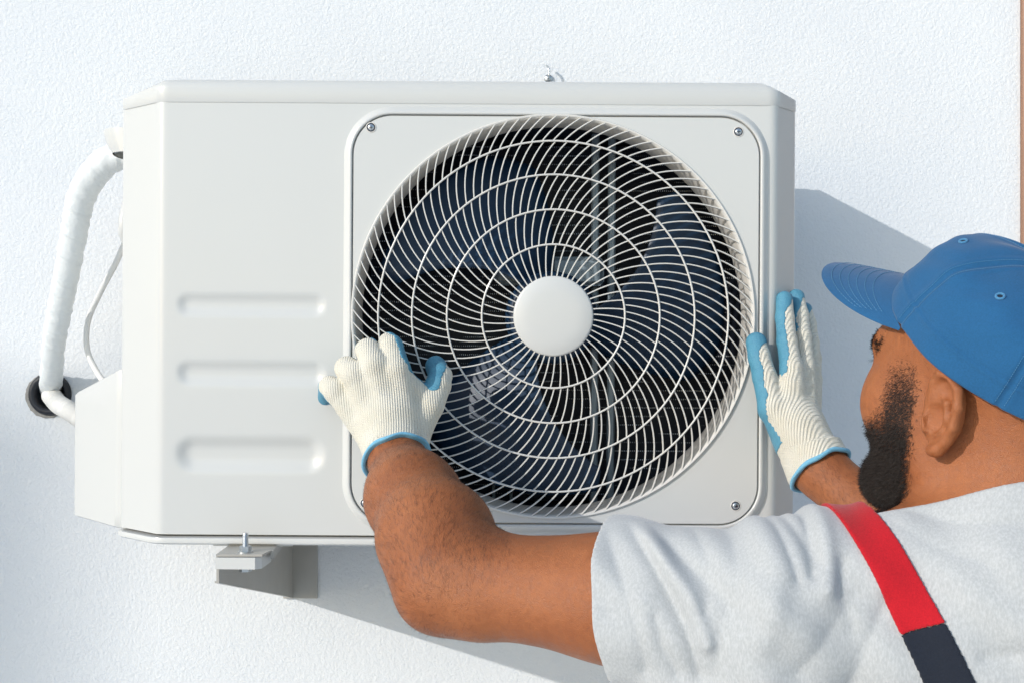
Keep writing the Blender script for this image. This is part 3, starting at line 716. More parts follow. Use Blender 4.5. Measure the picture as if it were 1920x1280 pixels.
man = empty('person', (.45, 1.08, GROUND), 'man in blue cap, grey t-shirt and work gloves reaching out to the fan guard', 'person')
NKN = np.array([-.10, .42, .90]); NKN /= np.linalg.norm(NKN); NKC = W(1790, 912, .93)
SLV_C = ELL + (SHL - ELL) * .545; SLV_N = (SHL - ELL) / np.linalg.norm(SHL - ELL); SLV_N[2] = .155; SLV_N /= np.linalg.norm(SLV_N)
def cover(p):        # 0 outside the shirt, 1 well inside it
    a = (p - SLV_C.astype(F32)) @ SLV_N.astype(F32); b = -((p - NKC.astype(F32)) @ NKN.astype(F32))
    c2 = ELR + (SHR - ELR) * .25; n2 = (ELR - SHR) / np.linalg.norm(ELR - SHR); c = np.where(cone(p, SHR, ELR, .11, .10) < 0, -((p - c2.astype(F32)) @ n2.astype(F32)), 9.)
    return np.clip((np.minimum(np.minimum(a, b), c) - .012) / .02, 0, 1) * (p[:, 0] > .02)
def skin_all(p):
    d = body_sdf(p) + .010 * cover(p).astype(F32); return np.maximum(d, -.93 - p[:, 2])
body, BV, BQ = sdf_obj('body', skin_all, (-.25, .80, -.98), (.86, 1.46, .16), .0018, M['skin'], man)

# ------------------------------------------------------------------ clothing
def seg2(p, pts):            # distance in the XZ plane to a polyline
    d = np.full(len(p), 9., F32); x, z = p[:, 0], p[:, 2]
    for i in range(len(pts) - 1):
        a = np.array(pts[i], F32); b = np.array(pts[i + 1], F32); ab = b - a; t = np.clip(((x - a[0]) * ab[0] + (z - a[1]) * ab[1]) / (ab @ ab), 0, 1)
        d = np.minimum(d, np.hypot(x - a[0] - t * ab[0], z - a[1] - t * ab[1]))
    return d
def xz(px, py, Y=.93): v = W(px, py, Y); return (v[0], v[2])
FOLDS = [([xz(1185, 985), xz(1215, 1040), xz(1262, 1120), xz(1300, 1200), xz(1325, 1285)], .0062, -.0100),
         ([xz(1205, 990), xz(1250, 1050), xz(1300, 1130), xz(1332, 1220)], .008, .0070),
         ([xz(1150, 1000), xz(1172, 1090), xz(1200, 1180), xz(1225, 1290)], .009, -.0045),
         ([xz(1230, 1000), xz(1300, 1075), xz(1380, 1150)], .008, -.0060),
         ([xz(1490, 965), xz(1512, 1005), xz(1540, 1060)], .0065, -.0075), ([xz(1470, 968), xz(1482, 1010), xz(1500, 1090)], .006, -.0055), ([xz(1590, 1060), xz(1580, 1110), xz(1600, 1180)], .008, -.005), ([xz(1196, 984), xz(1205, 1000), xz(1228, 1012)], .0045, -.008), ([xz(1240, 1180), xz(1255, 1240), xz(1285, 1290)], .007, -.0065), ([xz(1330, 1010), xz(1350, 1080), xz(1335, 1160)], .009, -.004), ([xz(1660, 1130), xz(1620, 1210), xz(1600, 1290)], .010, -.004), ([xz(1700, 960), xz(1800, 985), xz(1930, 975)], .009, -.0035), ([xz(1545, 970), xz(1535, 1020), xz(1528, 1080)], .0055, -.0095),
         ([xz(1560, 965), xz(1558, 1030), xz(1555, 1100)], .009, .005),
         ([xz(1400, 1020), xz(1390, 1110), xz(1360, 1200), xz(1350, 1290)], .013, -.0060), ([xz(1440, 1000), xz(1460, 1080), xz(1430, 1200)], .012, .0045),
         ([xz(1700, 990), xz(1760, 1030), xz(1840, 1050)], .008, -.0015), ([xz(1820, 1215), xz(1870, 1205), xz(1940, 1180)], .011, -.0055), ([xz(1500, 1260), xz(1560, 1180), xz(1600, 1120)], .014, -.0045)]
def shirt_raw(p):
    d = smin(torso(p), arm_left(p) + np.where(p[:, 0] > .5, 1., 0.).astype(F32), .04); d = smin(d, chain(p, [SHL, ELL + (SHL - ELL) * .35], [.052, .043], .04), .015)
    d = smin(d, chain(p, [SHR, ELR + (SHR - ELR) * .35], [.066, .062], .04), .04) - .0135
    d = smin(d, cone(p, W(1235, 1190, 1.02), W(1420, 1290, 1.0), .042, .060), .04)
    d = smin(d, ell(p, (.437, 1.03, -.68), (.185, .145, .30)), .06)
    dd = np.zeros(len(p), F32)
    for pts, wd, am in FOLDS: sd_ = seg2(p, pts) / wd; dd += am * (np.exp(-sd_ ** 2) if am > 0 else 1.15 * np.exp(-np.sqrt(sd_ ** 2 + .02) * 1.25))
    dd = .0090 * np.tanh(dd / .0090)
    back = np.clip((1.05 - p[:, 1]) / .04, 0, 1)
    x, y, z = p[:, 0], p[:, 1], p[:, 2]
    wv = .0021 * np.sin(x * 55 + z * 38 + 2 * np.sin(z * 21)) * np.sin(z * 47 - x * 20 + 1.5 * np.sin(x * 30)) + .0012 * np.sin(x * 110 + 40 * z + 3 * np.sin(z * 30))
    return d - dd * back - wv
def shirt(p):
    d = shirt_raw(p)
    # neck opening: plane round the neck base
    nn = np.array([-.10, .42, .90]); nn /= np.linalg.norm(nn); c = W(1790, 912, .93)
    d = smax(d, np.where(np.linalg.norm(p - NB.astype(F32), axis=1) < .17, (p - c.astype(F32)) @ nn.astype(F32), -.05).astype(F32), .002)
    sl = np.where(p[:, 0] < .33, -((p - SLV_C.astype(F32)) @ SLV_N.astype(F32)), -.05); d = smax(d, sl.astype(F32), .0025)
    c2 = ELR + (SHR - ELR) * .25; n2 = (ELR - SHR) / np.linalg.norm(ELR - SHR)
    reg = cone(p, SHR, ELR, .11, .10) < 0
    s2 = np.where(reg & (p[:, 2] > -.5), (p - c2.astype(F32)) @ n2.astype(F32), -.05); d = smax(d, s2.astype(F32), .0025)
    b = smin(torso(p), arm_left(p), .04); b = smin(b, arm_right(p), .04)
    b = b + .010 * cover(p).astype(F32)
    d = smax(d, -(b - .0016), .0015)
    return np.maximum(d, -.86 - p[:, 2])
shirt_o, SV, SQ = sdf_obj('shirt', shirt, (.0, .78, -.90), (.84, 1.30, -.04), .0023, M['shirt'], man, slack=2.8)
# braces
def ray_hit(px, py, off=0.):
    dr = np.array([(px - 960) / FPX, 1, (640 - py) / FPX]); t = .6
    for _ in range(200):
        q = (dr * t)[None].astype(F32); e = float(shirt_raw(q)[0]) - off
        if e < .0002: break
        t += e * .5
    return dr * t
PA = (ray_hit(1632, 1000)); PB = (ray_hit(1765, 1250)); tdir = (PB - PA)[[0, 2]]; tdir /= np.linalg.norm(tdir); ndir = np.array([-tdir[1], tdir[0]])
if ndir[0] < 0: ndir = -ndir
SPL = float(((ray_hit(1728, 1176) - PA)[[0, 2]]) @ tdir)
def strap(sign, lo_, hi_):
    def f(p):
        rx = p[:, 0] - PA[0]; rz = p[:, 2] - PA[2]; s = rx * tdir[0] + rz * tdir[1]; n_ = rx * ndir[0] + rz * ndir[1]
        if sign < 0: rx = -(p[:, 0] - .437) + .437 - PA[0]; s = rx * tdir[0] + rz * tdir[1]; n_ = rx * ndir[0] + rz * ndir[1]
        hw = np.clip(.0158 + .012 * s, .0145, .0195); d0 = shirt_raw(p)
        ext = np.where(p[:, 1] < 1.03, np.maximum(lo_ - s, s - hi_), .0 - p[:, 2] * 0 - .02 if lo_ < -.1 else .05)
        th = .0030 if hi_ < 1 else .0024
        return np.maximum(np.maximum(np.maximum(d0 - th, -(d0 + .001)), np.abs(n_) - hw), np.maximum(ext, -.80 - p[:, 2])).astype(F32)
    return f
rs, _, _ = sdf_obj('suspender', strap(1, -.2, SPL), (.15, .78, -.9), (.75, 1.30, -.06), .0017, M['red'], man, levels=3, slack=2.6)
rb, _, _ = sdf_obj('suspender_webbing', strap(1, SPL, 9), (.15, .78, -.82), (.86, 1.10, -.06), .0020, M['navy'], rs, levels=3, slack=2.6)
# trousers and shoes
def trouser(p):
    s = p.copy(); s[:, 0] = np.abs(p[:, 0] - .437); d = ell(s, (.0, 1.06, -.90), (.19, .14, .13))
    d = smin(d, chain(s, [A(.085, 1.06, -.93), A(.10, 1.06, -1.22), A(.105, 1.07, -1.60)], [.092, .072, .06], .04), .04)
    d = smin(d, ell(s, (0, 1.05, -.80), (.20, .155, .12)), .05)
    d = d - .016 * np.clip((p[:, 2] + .95) / .05, 0, 1) + .002 * np.sin(p[:, 2] * 60 + 3 * np.sin(p[:, 0] * 30)); d = np.maximum(d, -1.615 - p[:, 2]); return np.maximum(d, p[:, 2] + .80).astype(F32)
sdf_obj('trousers', trouser, (.2, .85, -1.66), (.68, 1.28, -.74), .006, M['trouser'], man, levels=2)
for sx in (-.105, .105):
    def shoe(p, sx=sx):
        d = smin(cone(p, A(.437 + sx, 1.06, -1.62), A(.437 + sx * 1.15, 1.20, -1.64), .045, .036), cone(p, A(.437 + sx, 1.07, -1.55), A(.437 + sx, 1.07, -1.62), .05, .045), .04); return np.maximum(d, GROUND + .002 - p[:, 2])
    sdf_obj('shoe', shoe, (.437 + sx - .09, .98, -1.68), (.437 + sx + .1, 1.27, -1.50), .005, M['shoe'], man, levels=2)

# ------------------------------------------------------------------ gloves
def W3(*a): return np.asarray(W(*a), F32)
def glove(parts, wrist, hand, body_arm, cut_c, cut_n, name, Xa, Ya, cuff_r, extra=None, thr=.15, turn=0.0):
    """parts: list of (points, radii, palm normal, tip) chains; palm chains first"""
    def raw(p, want=False):
        d = None; wsum = 0; ssum = 0
        for pts, rad, nrm, tip in parts:
            for i in range(len(pts) - 1):
                a, b = pts[i].astype(F32), pts[i + 1].astype(F32); ab = b - a; t = np.clip(((p - a) @ ab) / (ab @ ab + 1e-9), 0, 1); v = p - a - t[:, None] * ab
                r_ = rad[i] + t * (rad[i + 1] - rad[i]); e = np.linalg.norm(v, axis=1) - r_; k = .010 if tip < .5 else .0032
                d = e if d is None else smin(d, e, k)
                if want:
                    s = (v @ np.asarray(nrm, F32)) / r_ + (tip > .5) * np.clip((i + t) / (len(pts) - 1) - .62, 0, 1) * 3.2 * tip
                    w_ = np.exp(-np.clip(e, -.02, .05) / .0025); wsum = wsum + w_; ssum = ssum + w_ * s
        c = cone(p, wrist, hand, cuff_r[0], cuff_r[1]); d = smin(d, c, .016)
        if extra is not None: d = extra(p, d)
        if want: return d, ssum / (wsum + 1e-9)
        return d
    cc, cn = np.asarray(cut_c, F32), np.asarray(cut_n, F32); cn = cn / np.linalg.norm(cn)
    def rawc(p, e):
        c = cutd(p); return smin(raw(p), np.maximum(e - .0038, np.abs(c + .008) - .012), .004)
    def cutd(p): return (p - cc) @ cn + .0012 * np.sin(p[:, 0] * 190)
    def knit(p):
        e = body_arm(p); d = rawc(p, e); return smax(smax(d, cutd(p), .002), -np.maximum(e - .0022, -(cutd(p) + .030)), .001)
    def coat(p):
        d, s = raw(p, True); wob = .06 * np.sin(p @ A(210, 90, 160) + 2 * np.sin(p @ A(90, 130, -170))) + .04 * np.sin(p @ A(-350, 620, 730) + 3 * np.sin(p @ A(200, -130, 170)))
        s = s - 3 * np.clip(.055 - np.linalg.norm(p - np.asarray(wrist, F32), axis=1), 0, .055) / .02; return np.maximum(d - .0007 - .00015 * np.sin(p @ A(900, 1300, 1100)), -(s - thr + wob) * .006)
    def trim(p):
        e = body_arm(p); d = rawc(p, e); c = cutd(p); q = np.stack([d + .0004, c - .0010], 1); return np.linalg.norm(q, axis=1) - .0027
    allp = np.vstack([np.vstack(x[0]) for x in parts] + [wrist[None], hand[None]]); lo = allp.min(0) - .05; hi = allp.max(0) + .05
    # local frame so that the knit follows the hand
    Ya = Ya / np.linalg.norm(Ya); Xa = Xa - Ya * (Xa @ Ya); Xa /= np.linalg.norm(Xa); Za = np.cross(Xa, Ya); Mx = np.stack([Xa, Ya, Za])
    org = np.asarray(hand, float)
    out = []
    for nm, f, m, h in ((name, knit, M['knit'], .0011), ('palm_coating', coat, M['latex'], .0010), ('cuff_trim', trim, M['trim'], .0010)):
        V, Q = poly_sdf(f, lo, hi, h, 4, 1.5)
        Vl = (V - org) @ Mx.T; me = mesh_np(nm, Vl, [Q]); o = bpy.data.objects.new(nm, me); SC.collection.objects.link(o); me.materials.append(m)
        rot = Matrix([[Xa[0], Ya[0], Za[0]], [Xa[1], Ya[1], Za[1]], [Xa[2], Ya[2], Za[2]]])
        if not out: o.parent = man; o.matrix_local = Matrix.Translation(Vector(org) - man.location) @ rot.to_4x4()
        else: o.parent = out[0]
        out.append(o)
    return out
# left hand, its back to the camera, fingertips bent against the guard
wl = W3(742, 862, 1.345); hl = W3(733, 800, 1.362)
palmN = np.array([.0, 1., .15]); palmN /= np.linalg.norm(palmN)
I, Mi, Ri, Pi = W3(743, 692, 1.362), W3(703, 686, 1.360), W3(666, 702, 1.366), W3(630, 733, 1.378)
parts = [([W3(765, 820, 1.366), I], [.0185, .0145], palmN, 0), ([W3(745, 825, 1.362), Mi], [.0190, .0150], palmN, 0), ([W3(722, 828, 1.364), Ri], [.0190, .0145], palmN, 0), ([W3(705, 830, 1.370), Pi], [.0180, .0135], palmN, 0),
         ([W3(775, 815, 1.370), W3(805, 760, 1.378)], [.020, .0165], (-.4, .9, .2), 0), ([W3(752, 760, 1.378), W3(795, 770, 1.385)], [.016, .013], (-.2, .9, .2), 0), ([W3(748, 705, 1.368), W3(800, 748, 1.382)], [.0125, .0125], (-.2, .9, .2), 0),
         ([I, W3(733, 650, 1.380), W3(728, 642, 1.402), W3(731, 648, 1.428)], [.0160, .0135, .0112, .0100], (.86, .5, .1), 1),
         ([Mi, W3(690, 657, 1.378), W3(684, 655, 1.402), W3(686, 662, 1.430)], [.0162, .0142, .0112, .0100], (.75, .65, -.1), 1),
         ([Ri, W3(650, 690, 1.386), W3(645, 688, 1.408), W3(647, 694, 1.430)], [.0160, .0140, .0108, .0098], (.65, .75, -.2), 1),
         ([Pi, W3(618, 724, 1.398), W3(614, 724, 1.416), W3(611, 744, 1.434)], [.0150, .0125, .0100, .0092], (-.35, .85, -.45), 1),
         ([W3(806, 760, 1.378), W3(822, 722, 1.392), W3(826, 704, 1.404), W3(817, 686, 1.428)], [.0170, .0150, .0138, .0122], (-.85, -.28, .35), 1)]
fl_ = WRL - ELL; fl_ /= np.linalg.norm(fl_)
glove(parts, wl, hl, arm_left, W(737, 850, 1.335), -fl_ + np.array([.07, -.10, -.65]) * 1.0, 'glove', np.array([1., 0, .1]), np.array([-.12, 0, 1.]), (.0375, .034))
# right hand, flat against the side of the unit
wr = W3(1532, 880, 1.378); hr = W3(1500, 806, 1.392)
pN = np.array([-.80, .60, 0.])
I, Mi, Ri, Pi = W3(1484, 690, 1.405), W3(1507, 686, 1.425), W3(1518, 694, 1.450), W3(1523, 712, 1.474)
parts = [([W3(1492, 825, 1.390), I], [.0185, .0135], pN, 0), ([W3(1508, 822, 1.396), Mi], [.0185, .0140], pN, 0), ([W3(1512, 822, 1.408), Ri], [.0180, .0135], pN, 0), ([W3(1512, 820, 1.418), Pi], [.0170, .0125], pN, 0),
         ([W3(1490, 820, 1.386), W3(1448, 765, 1.392)], [.0200, .0165], pN, 0), ([W3(1470, 760, 1.396), W3(1480, 720, 1.400)], [.0170, .0130], pN, 0),
         ([I, W3(1476, 640, 1.422), W3(1472, 596, 1.440), W3(1471, 562, 1.452)], [.0130, .0118, .0110, .0100], (-.98, .15, 0), 1),
         ([Mi, W3(1503, 632, 1.442), W3(1499, 590, 1.462), W3(1493, 558, 1.474)], [.0132, .0118, .0110, .0100], (-.95, .3, .0), 1),
         ([Ri, W3(1519, 642, 1.470), W3(1515, 608, 1.488), W3(1508, 582, 1.496)], [.0125, .0112, .0105, .0098], (-.9, .4, 0), 1),
         ([Pi, W3(1525, 672, 1.492), W3(1521, 642, 1.504), W3(1514, 622, 1.510)], [.0115, .0102, .0098, .0092], (-.9, .4, 0), 1),
         ([W3(1449, 768, 1.391), W3(1434, 705, 1.404), W3(1424, 668, 1.414), W3(1418, 642, 1.424)], [.0162, .0140, .0130, .0120], (-.93, .25, .15), 1)]
fr_ = WRR - ELR; fr_ /= np.linalg.norm(fr_)
cut_r = W(1535, 880, 1.375)
def cuff_extra(p, d):     # turned-up cuff: a thicker band round the wrist
    ax = (HAR - WRR) / np.linalg.norm(HAR - WRR); c = (p - (WRR + ax * .012).astype(F32)) @ ax.astype(F32)
    b = np.maximum(cone(p, WRR - ax * .03, WRR + ax * .05, .0400, .0365), np.abs(c) - .013) ; return smin(d, b, .004)
glove(parts, wr, hr, arm_right, WRR, np.array([.40, -.58, -.72]), 'glove', np.array([.6, -.8, 0.]), np.array([-.08, .08, 1.]), (.0355, .032), extra=cuff_extra)

# ------------------------------------------------------------------ cap
def cap_pt(th, ph, off=0.):
    cp = max(0., math.cos(ph)) ** .80; sp = math.sin(ph) ** .92
    f = (AF + off) * math.cos(th) * cp; l = (AL + off) * math.sin(th) * cp; u = (HCAP + off) * sp
    fr = max(0., math.cos(th)); bump = .016 * HS * fr ** 2 * math.sin(ph * 1.0) ** 2 * math.cos(ph) ** .5 if ph < 1.57 else 0
    f += bump * .6; u += bump * .9
    u += .004 * math.cos(2 * th) * math.cos(ph) ** 2
    # six seams and stitch rows, soft dents
    s6 = abs(((th + math.pi / 6 * 0) / (math.pi / 3) + .5) % 1.0 - .5) * (math.pi / 3) * AL * cp
    g = -.0014 * math.exp(-(s6 / .0016) ** 2) + .0006 * math.exp(-((s6 - .005) / .002) ** 2)
    g += .0022 * math.sin(3 * th + 4 * ph) * math.sin(2 * th - 5 * ph + 1) + .0007 * math.sin(9 * th + 7 * ph) + .0006 * math.sin(14 * th - 9 * ph + 2 * math.sin(5 * ph)) * math.exp(-((ph - .5) / .4) ** 2)
    g += .0010 * math.exp(-((ph - .20) / .02) ** 2) - .0008 * math.exp(-((ph - .235) / .012) ** 2)      # sweatband stitch line
    nv = Fc * math.cos(th) * cp + Lh * math.sin(th) * cp + Uc * sp; nv = nv / np.linalg.norm(nv)
    return CC + Fc * f + Lh * l + Uc * u + nv * g
nt_, np_ = 420, 110; V = []
for i in range(np_):
    ph = (math.pi / 2) * (i / (np_ - 1)) * .9995
    for j in range(nt_): V.append(cap_pt(2 * math.pi * j / nt_, ph))
for j in range(nt_): V.append(cap_pt(2 * math.pi * j / nt_, 0, -.0025))
for i in range(1, np_, 3):
    pass
V = np.array(V); i = np.arange(np_ - 1)[:, None]; j = np.arange(nt_)[None]
Q = np.stack([i * nt_ + j, i * nt_ + (j + 1) % nt_, (i + 1) * nt_ + (j + 1) % nt_, (i + 1) * nt_ + j], -1).reshape(-1, 4)
j = np.arange(nt_); Q2 = np.stack([np_ * nt_ + j, np_ * nt_ + (j + 1) % nt_, (j + 1) % nt_, j], -1)
inner = np.array([cap_pt(2 * math.pi * j / nt_, .02 + .5 * k, -.0025) for k in range(2) for j in range(nt_)])
cb = MB(); cb.add(V, np.vstack([Q, Q2])); cap_o = cb.build('cap', M['cap'], man)
# brim
bm_ = MB(); nu, nv = 90, 40; TH = R(62); top_ = []
def brim_pt(u, v, dz=0.):       # u -1..1 across, v 0..1 outward
    th = u * TH; base = (AF * 1.0 * math.cos(th), AL * 1.0 * math.sin(th)); ln = .082 * HS * (max(0., 1 - abs(u) ** 2.6)) ** .55
    f = base[0] + ln * v * (1 - .10 * abs(u)); l = base[1] * (1 + .10 * v * (1 - abs(u)))
    uu = .0035 * math.cos(2 * th) - .35 * l * l * (4.2 * .9) - .03 * v * v * ln - .40 * v * ln + dz
    uu += .55 * AL * AL * 0
    return CC + Fc * f + Lh * l + Uc * (uu + .006)
for sgn, dz in ((1, .0016), (-1, -.0016)):
    V = []
    for a_ in range(nu):
        for b_ in range(nv):
            u = -1 + 2 * a_ / (nu - 1); v = b_ / (nv - 1); rid = 0
            if sgn > 0 and .12 < v < .98:
                k = (v * 1.0 - .12) / .11; rid = -.00025 * math.exp(-((k - round(k)) / .12) ** 2) if round(k) <= 7 else 0
            V.append(brim_pt(u, v, dz * (1 - v ** 8 * .7) + rid))
    Q = [[a_ * nv + b_, a_ * nv + b_ + 1, (a_ + 1) * nv + b_ + 1, (a_ + 1) * nv + b_] for a_ in range(nu - 1) for b_ in range(nv - 1)]
    top_.append(np.array(V)); bm_.add(V, Q if sgn < 0 else [q[::-1] for q in Q])
per = [a_ * nv + nv - 1 for a_ in range(nu)]; n0 = nu * nv
bm_.add(np.vstack([top_[0][per], top_[1][per]]), [[k, k + 1, nu + k + 1, nu + k] for k in range(nu - 1)])
brim = bm_.build('brim', M['cap'], cap_o)
st = MB()
for k in range(6):
    v = .30 + .115 * k
    pts = [brim_pt(u, v, .0020) for u in np.linspace(-.86, .86, 70)]
    for q in range(0, 69): st.tube([pts[q] * .93 + pts[q + 1] * .07, pts[q] * .25 + pts[q + 1] * .75], .00032, 5)
st.build('brim_stitching', M['thread'], brim)
for s6 in range(6):
    st = MB()
    for dlt in (-.0032, .0032):
        pts = []
        for ph in np.linspace(.03, 1.35, 60):
            th = s6 * math.pi / 3 + dlt / (AL * max(.15, math.cos(ph) ** .8)); p = cap_pt(th, ph); pts.append(p + (p - CC) / np.linalg.norm(p - CC) * .0004)
        for q in range(59): st.tube([pts[q] * .9 + pts[q + 1] * .1, pts[q] * .3 + pts[q + 1] * .7], .0003, 5)
    st.build('seam_stitching', M['thread'], cap_o)
for k in range(6):
    th = math.pi / 6 + k * math.pi / 3; p = cap_pt(th, .86); q = cap_pt(th + .02, .86); q2 = cap_pt(th, .88); n_ = np.cross(q - p, q2 - p); n_ /= np.linalg.norm(n_)
    if n_ @ (p - CC) < 0: n_ = -n_
    x = (q - p) / np.linalg.norm(q - p); y = np.cross(n_, x); a = np.linspace(0, 2 * math.pi, 24, endpoint=False)
    e = MB(); e.tube(p + n_ * .0006 + np.outer(np.cos(a), x) * .0032 + np.outer(np.sin(a), y) * .0032, .0011, 8, closed=True); eo = e.build('eyelet', M['thread'], cap_o)
    e2 = MB(); e2.add(np.vstack([[p + n_ * .0004], p + n_ * .0004 + np.outer(np.cos(a), x) * .0026 + np.outer(np.sin(a), y) * .0026]), [], [[0, 1 + i_, 1 + (i_ + 1) % 24] for i_ in range(24)]); e2.build('eyelet_hole', M['dark'], eo)
e = MB(); pt = cap_pt(0, 1.569); e.add([pt + (Fc * math.cos(a) * math.cos(b_) + Lh * math.sin(a) * math.cos(b_)) * .007 + Uc * (.004 * math.sin(b_)) for b_ in np.linspace(0, 1.5, 6) for a in np.linspace(0, 2 * math.pi, 20, endpoint=False)], [[i_ * 20 + j_, i_ * 20 + (j_ + 1) % 20, (i_ + 1) * 20 + (j_ + 1) % 20, (i_ + 1) * 20 + j_] for i_ in range(5) for j_ in range(20)]); e.build('button', M['cap'], cap_o)

# ------------------------------------------------------------------ eyes, beard and hair
for sg in (1, -1):
    c = Hd(.0815, .033 * sg, .024); a = MB(); V = []; nA, nB = 20, 12
    V = [c + (Fp * math.cos(b_) * math.cos(t_) + Lh * math.sin(b_) * math.cos(t_) + Up * math.sin(t_)) * .0112 for t_ in np.linspace(-.5, .5, nB) for b_ in np.linspace(-1.2, 1.2, nA)]
    a.add(V, [[i_ * nA + j_, i_ * nA + j_ + 1, (i_ + 1) * nA + j_ + 1, (i_ + 1) * nA + j_] for i_ in range(nB - 1) for j_ in range(nA - 1)]); eo = a.build('eye', M['eye'], man)
    a = MB(); c2 = c + Fp * .0112; t_ = np.linspace(0, 2 * math.pi, 20, endpoint=False)
    a.add(np.vstack([[c2 + Fp * .0008], c2 + np.outer(np.cos(t_), Lh) * .0052 + np.outer(np.sin(t_), Up) * .0048 - Fp * .0009]), [], [[0, 1 + i_, 1 + (i_ + 1) % 20] for i_ in range(20)]); a.build('iris', M['iris'], eo)
    lash = MB(); V = []; Tt = []
    for q in range(60):
        b_ = -1.15 + 2.3 * q / 59; rd = (Fp * math.cos(b_) + Lh * math.sin(b_)); p0 = c + rd * .0128 * math.cos(.28) + Up * .0128 * math.sin(.10); tip = p0 + rd * .0085 + Up * random.uniform(-.003, .001) + Lh * random.uniform(-.0015, .0015); sd = np.cross(rd, Up) * .00035
        k = len(V); V += [p0 - sd, p0 + sd, tip]; Tt.append([k, k + 1, k + 2])
    lash.add(V, [], Tt); lash.build('eyelashes', M['hair'], eo, fix=False)
TRI = np.vstack([BQ[:, [0, 1, 2]], BQ[:, [0, 2, 3]]]); TC = BV[TRI].mean(1); cr = np.cross(BV[TRI[:, 1]] - BV[TRI[:, 0]], BV[TRI[:, 2]] - BV[TRI[:, 0]]); TA = np.linalg.norm(cr, axis=1) / 2; TN = cr / (2 * TA[:, None] + 1e-12)
_t = TC[:50] + TN[:50] * .004
if np.mean(body_sdf(_t.astype(F32)) - body_sdf(TC[:50].astype(F32))) < 0: TN = -TN
TQ = ((TC - HC) @ HB.T.astype(float)) / HS
def strands(name, mask_w, n, ln, wd, tdir, lift, jit, m, parent, curl=0.):
    """mask_w: weight per triangle; tdir: preferred direction (fn of points)"""
    pr = TA * mask_w; s = pr.sum()
    if s <= 0: return
    k = RNG.choice(len(TRI), n, p=pr / s); u = RNG.random((n, 2)); fl = u.sum(1) > 1; u[fl] = 1 - u[fl]
    a, b_, c = BV[TRI[k, 0]], BV[TRI[k, 1]], BV[TRI[k, 2]]; P = a + (b_ - a) * u[:, :1] + (c - a) * u[:, 1:]; N = TN[k]
    D = tdir(P) + RNG.normal(0, jit, (n, 3)); D = D - N * (D * N).sum(1)[:, None] ; D /= np.linalg.norm(D, axis=1)[:, None] + 1e-9
    D = D + N * (lift * RNG.uniform(.5, 1.5, (n, 1))); D /= np.linalg.norm(D, axis=1)[:, None]
    L = ln * RNG.uniform(.5, 1.3, (n, 1)); S = np.cross(D, RNG.normal(0, 1, (n, 3))); S /= np.linalg.norm(S, axis=1)[:, None]; B = np.cross(D, S)
    pts = []; ws = (1, .85, .6, .0)
    for q in range(4):
        t = q / 3; pts.append(P - N * .0004 + D * L * t + S * L * curl * math.sin(2.6 * t) - N * L * .18 * t * t + B * L * curl * (1 - math.cos(2.6 * t)) * .5)
    S2 = np.cross(D, N); S2 /= np.linalg.norm(S2, axis=1)[:, None] + 1e-9
    V = np.stack([pts[0] - S2 * wd, pts[0] + S2 * wd, pts[1] - S2 * wd * .85, pts[1] + S2 * wd * .85, pts[2] - S2 * wd * .6, pts[2] + S2 * wd * .6, pts[3]], 1).reshape(-1, 3)
    o = np.arange(n)[:, None] * 7; Q = np.vstack([o + [0, 1, 3, 2], o + [2, 3, 5, 4]]); T = o + [4, 5, 6]
    return link(name, mesh_np(name, V, [Q, T], True), m, parent)
fs_, l_, us_ = TQ[:, 0], np.abs(TQ[:, 1]), TQ[:, 2]; f_ = fs_ + RNG.normal(0, .0028, len(fs_)); u_ = us_ + RNG.normal(0, .0035, len(us_))
head_m = (np.linalg.norm(TQ, axis=1) < .15)
def sst(x, a, b): t = np.clip((x - a) / (b - a), 0, 1); return t * t * (3 - 2 * t)
# beard outline in head coordinates: sideburn down the jaw, moustache and chin
lowline = -.012 - .030 * np.clip((f_ - .03) / .05, 0, 1)
side = sst(f_, .020, .027) * (1 - sst(f_, .034 + np.clip(-u_ - .01, 0, .05) * .9 + .010, .056 + np.clip(-u_ - .01, 0, .05) * 1.2)) * (1 - sst(u_, .020, .034)) * sst(u_, -.105, -.09) * (l_ > .035)
jaw = (1 - sst(u_, -.046, -.032)) * sst(f_ - .25 * np.clip(-u_ - .06, 0, .05), .018, .028) * sst(u_, -.118, -.100)
mou = np.exp(-((u_ + .030) / .007) ** 2) * (f_ > .088) * (l_ < .030)
beard = np.clip(np.maximum(np.maximum(side * (1 - .75 * sst(u_, -.030, .010)), jaw), mou), 0, 1) * head_m * (f_ > -.01)
beard = beard * (1 - .8 * ((l_ < .02) & (u_ > -.058) & (u_ < -.036) & (f_ > .09)))
dn = lambda P: np.tile(Fp * .35 - Up * .9, (len(P), 1))
bmask = (us_ < -.044) & (fs_ - .25 * np.clip(-us_ - .06, 0, .05) > .031) & (us_ > -.112) & head_m & ~((l_ < .024) & (us_ > -.064) & (fs_ > .07))
bt_ = TRI[bmask]; uv, iv = np.unique(bt_, return_inverse=True); iv = iv.reshape(-1, 3); NV = np.zeros((len(uv), 3)); 
for c_ in range(3): np.add.at(NV, iv[:, c_], TN[bmask])
NV /= np.linalg.norm(NV, axis=1)[:, None] + 1e-9
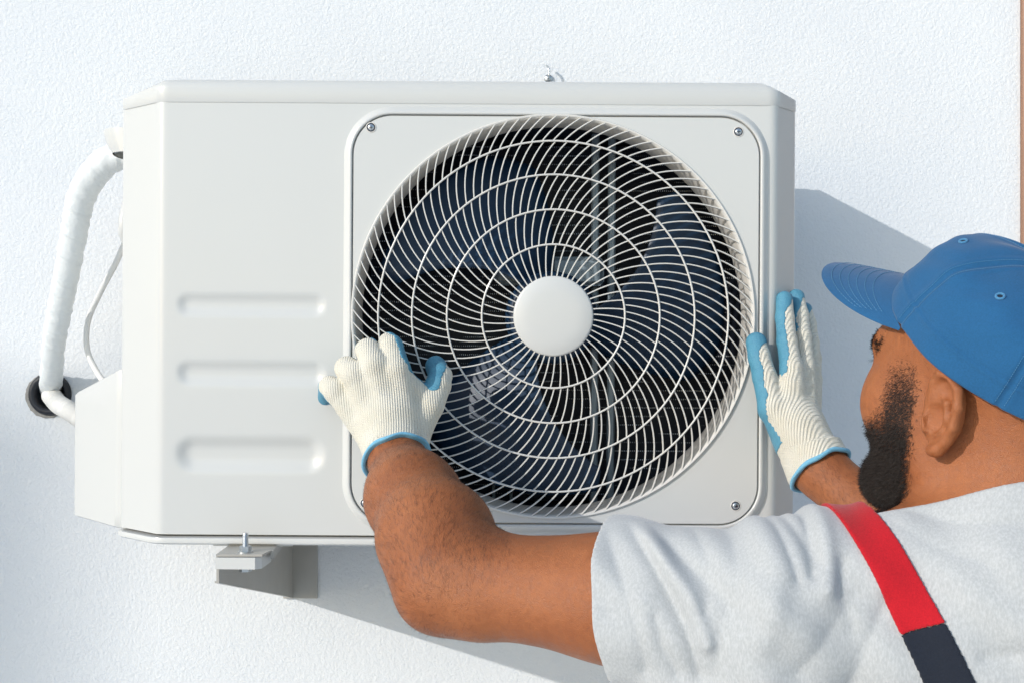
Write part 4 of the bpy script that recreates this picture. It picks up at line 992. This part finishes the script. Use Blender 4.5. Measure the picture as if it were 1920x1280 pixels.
bbase = link('beard', mesh_np('beard', BV[uv] + NV * .0012, [iv]), M['hair'], man)
bo = strands('beard_hair', (beard * (1 - .85 * sst(u_, -.035, -.015))) ** 1.2, 52000, .0070, .00017, dn, .75, .50, M['hair'], bbase, .30)
strands('sideburn', side * head_m * sst(u_, -.045, -.03) * (1 - .65 * sst(us_, -.01, .028)) * (1 - .85 * sst(f_, .040, .052)), 34000, .0030, .00011, dn, .5, .4, M['hair'], man, .2)
stub = head_m * (sst(u_, -.045, -.01) * (1 - sst(u_, .07, .09)) * sst(f_, -.012, .0) * (1 - sst(f_, .036, .062)) * (l_ > .045))
strands('stubble', stub + .25 * beard, 15000, .0014, .00010, dn, .45, .6, M['hair'], man)
nape = head_m * ((f_ < -.012) & (u_ < .04) & (u_ > -.055)) * (1 - sst(-u_, .02, .055))
strands('nape_hair', nape.astype(float), 4500, .0016, .00011, dn, .4, .6, M['hair'], man)
brow = np.exp(-((u_ - (.044 + .05 * (l_ - .03) * (l_ < .035) - .20 * np.clip(l_ - .036, 0, 1))) / .0030) ** 2) * (l_ > .014) * (l_ < .056) * (f_ > .055)
strands('eyebrow', brow * head_m, 1800, .0075, .00022, lambda P: np.sign((P - HC) @ Lh)[:, None] * Lh - Fp * .5, .35, .25, M['hair'], man)
# arm hair
def along(a, b_):
    d_ = (b_ - a) / np.linalg.norm(b_ - a); return lambda P: np.tile(d_, (len(P), 1))
def armw(P, E, Wr, lo_, hi_):
    ax = Wr - E; t = ((P - E) @ ax) / (ax @ ax); r_ = np.linalg.norm(P - E - t[:, None] * ax, axis=1); return sst(t, lo_, lo_ + .25) * (t < hi_) * (r_ < .075)
strands('forearm_hair', armw(TC, ELL, WRL, -.35, 1.05) * (TC[:, 0] < .1), 26000, .0095, .00006, along(ELL, WRL + np.array([.10, 0, -.03])), .22, .28, M['armhair'], man, .12)
strands('forearm_hair', armw(TC, ELR, WRR, .0, 1.05) * (TC[:, 1] > 1.15), 10000, .0085, .00008, along(WRR, ELR + np.array([.0, 0, -.12])), .28, .35, M['armhair'], man, .15)
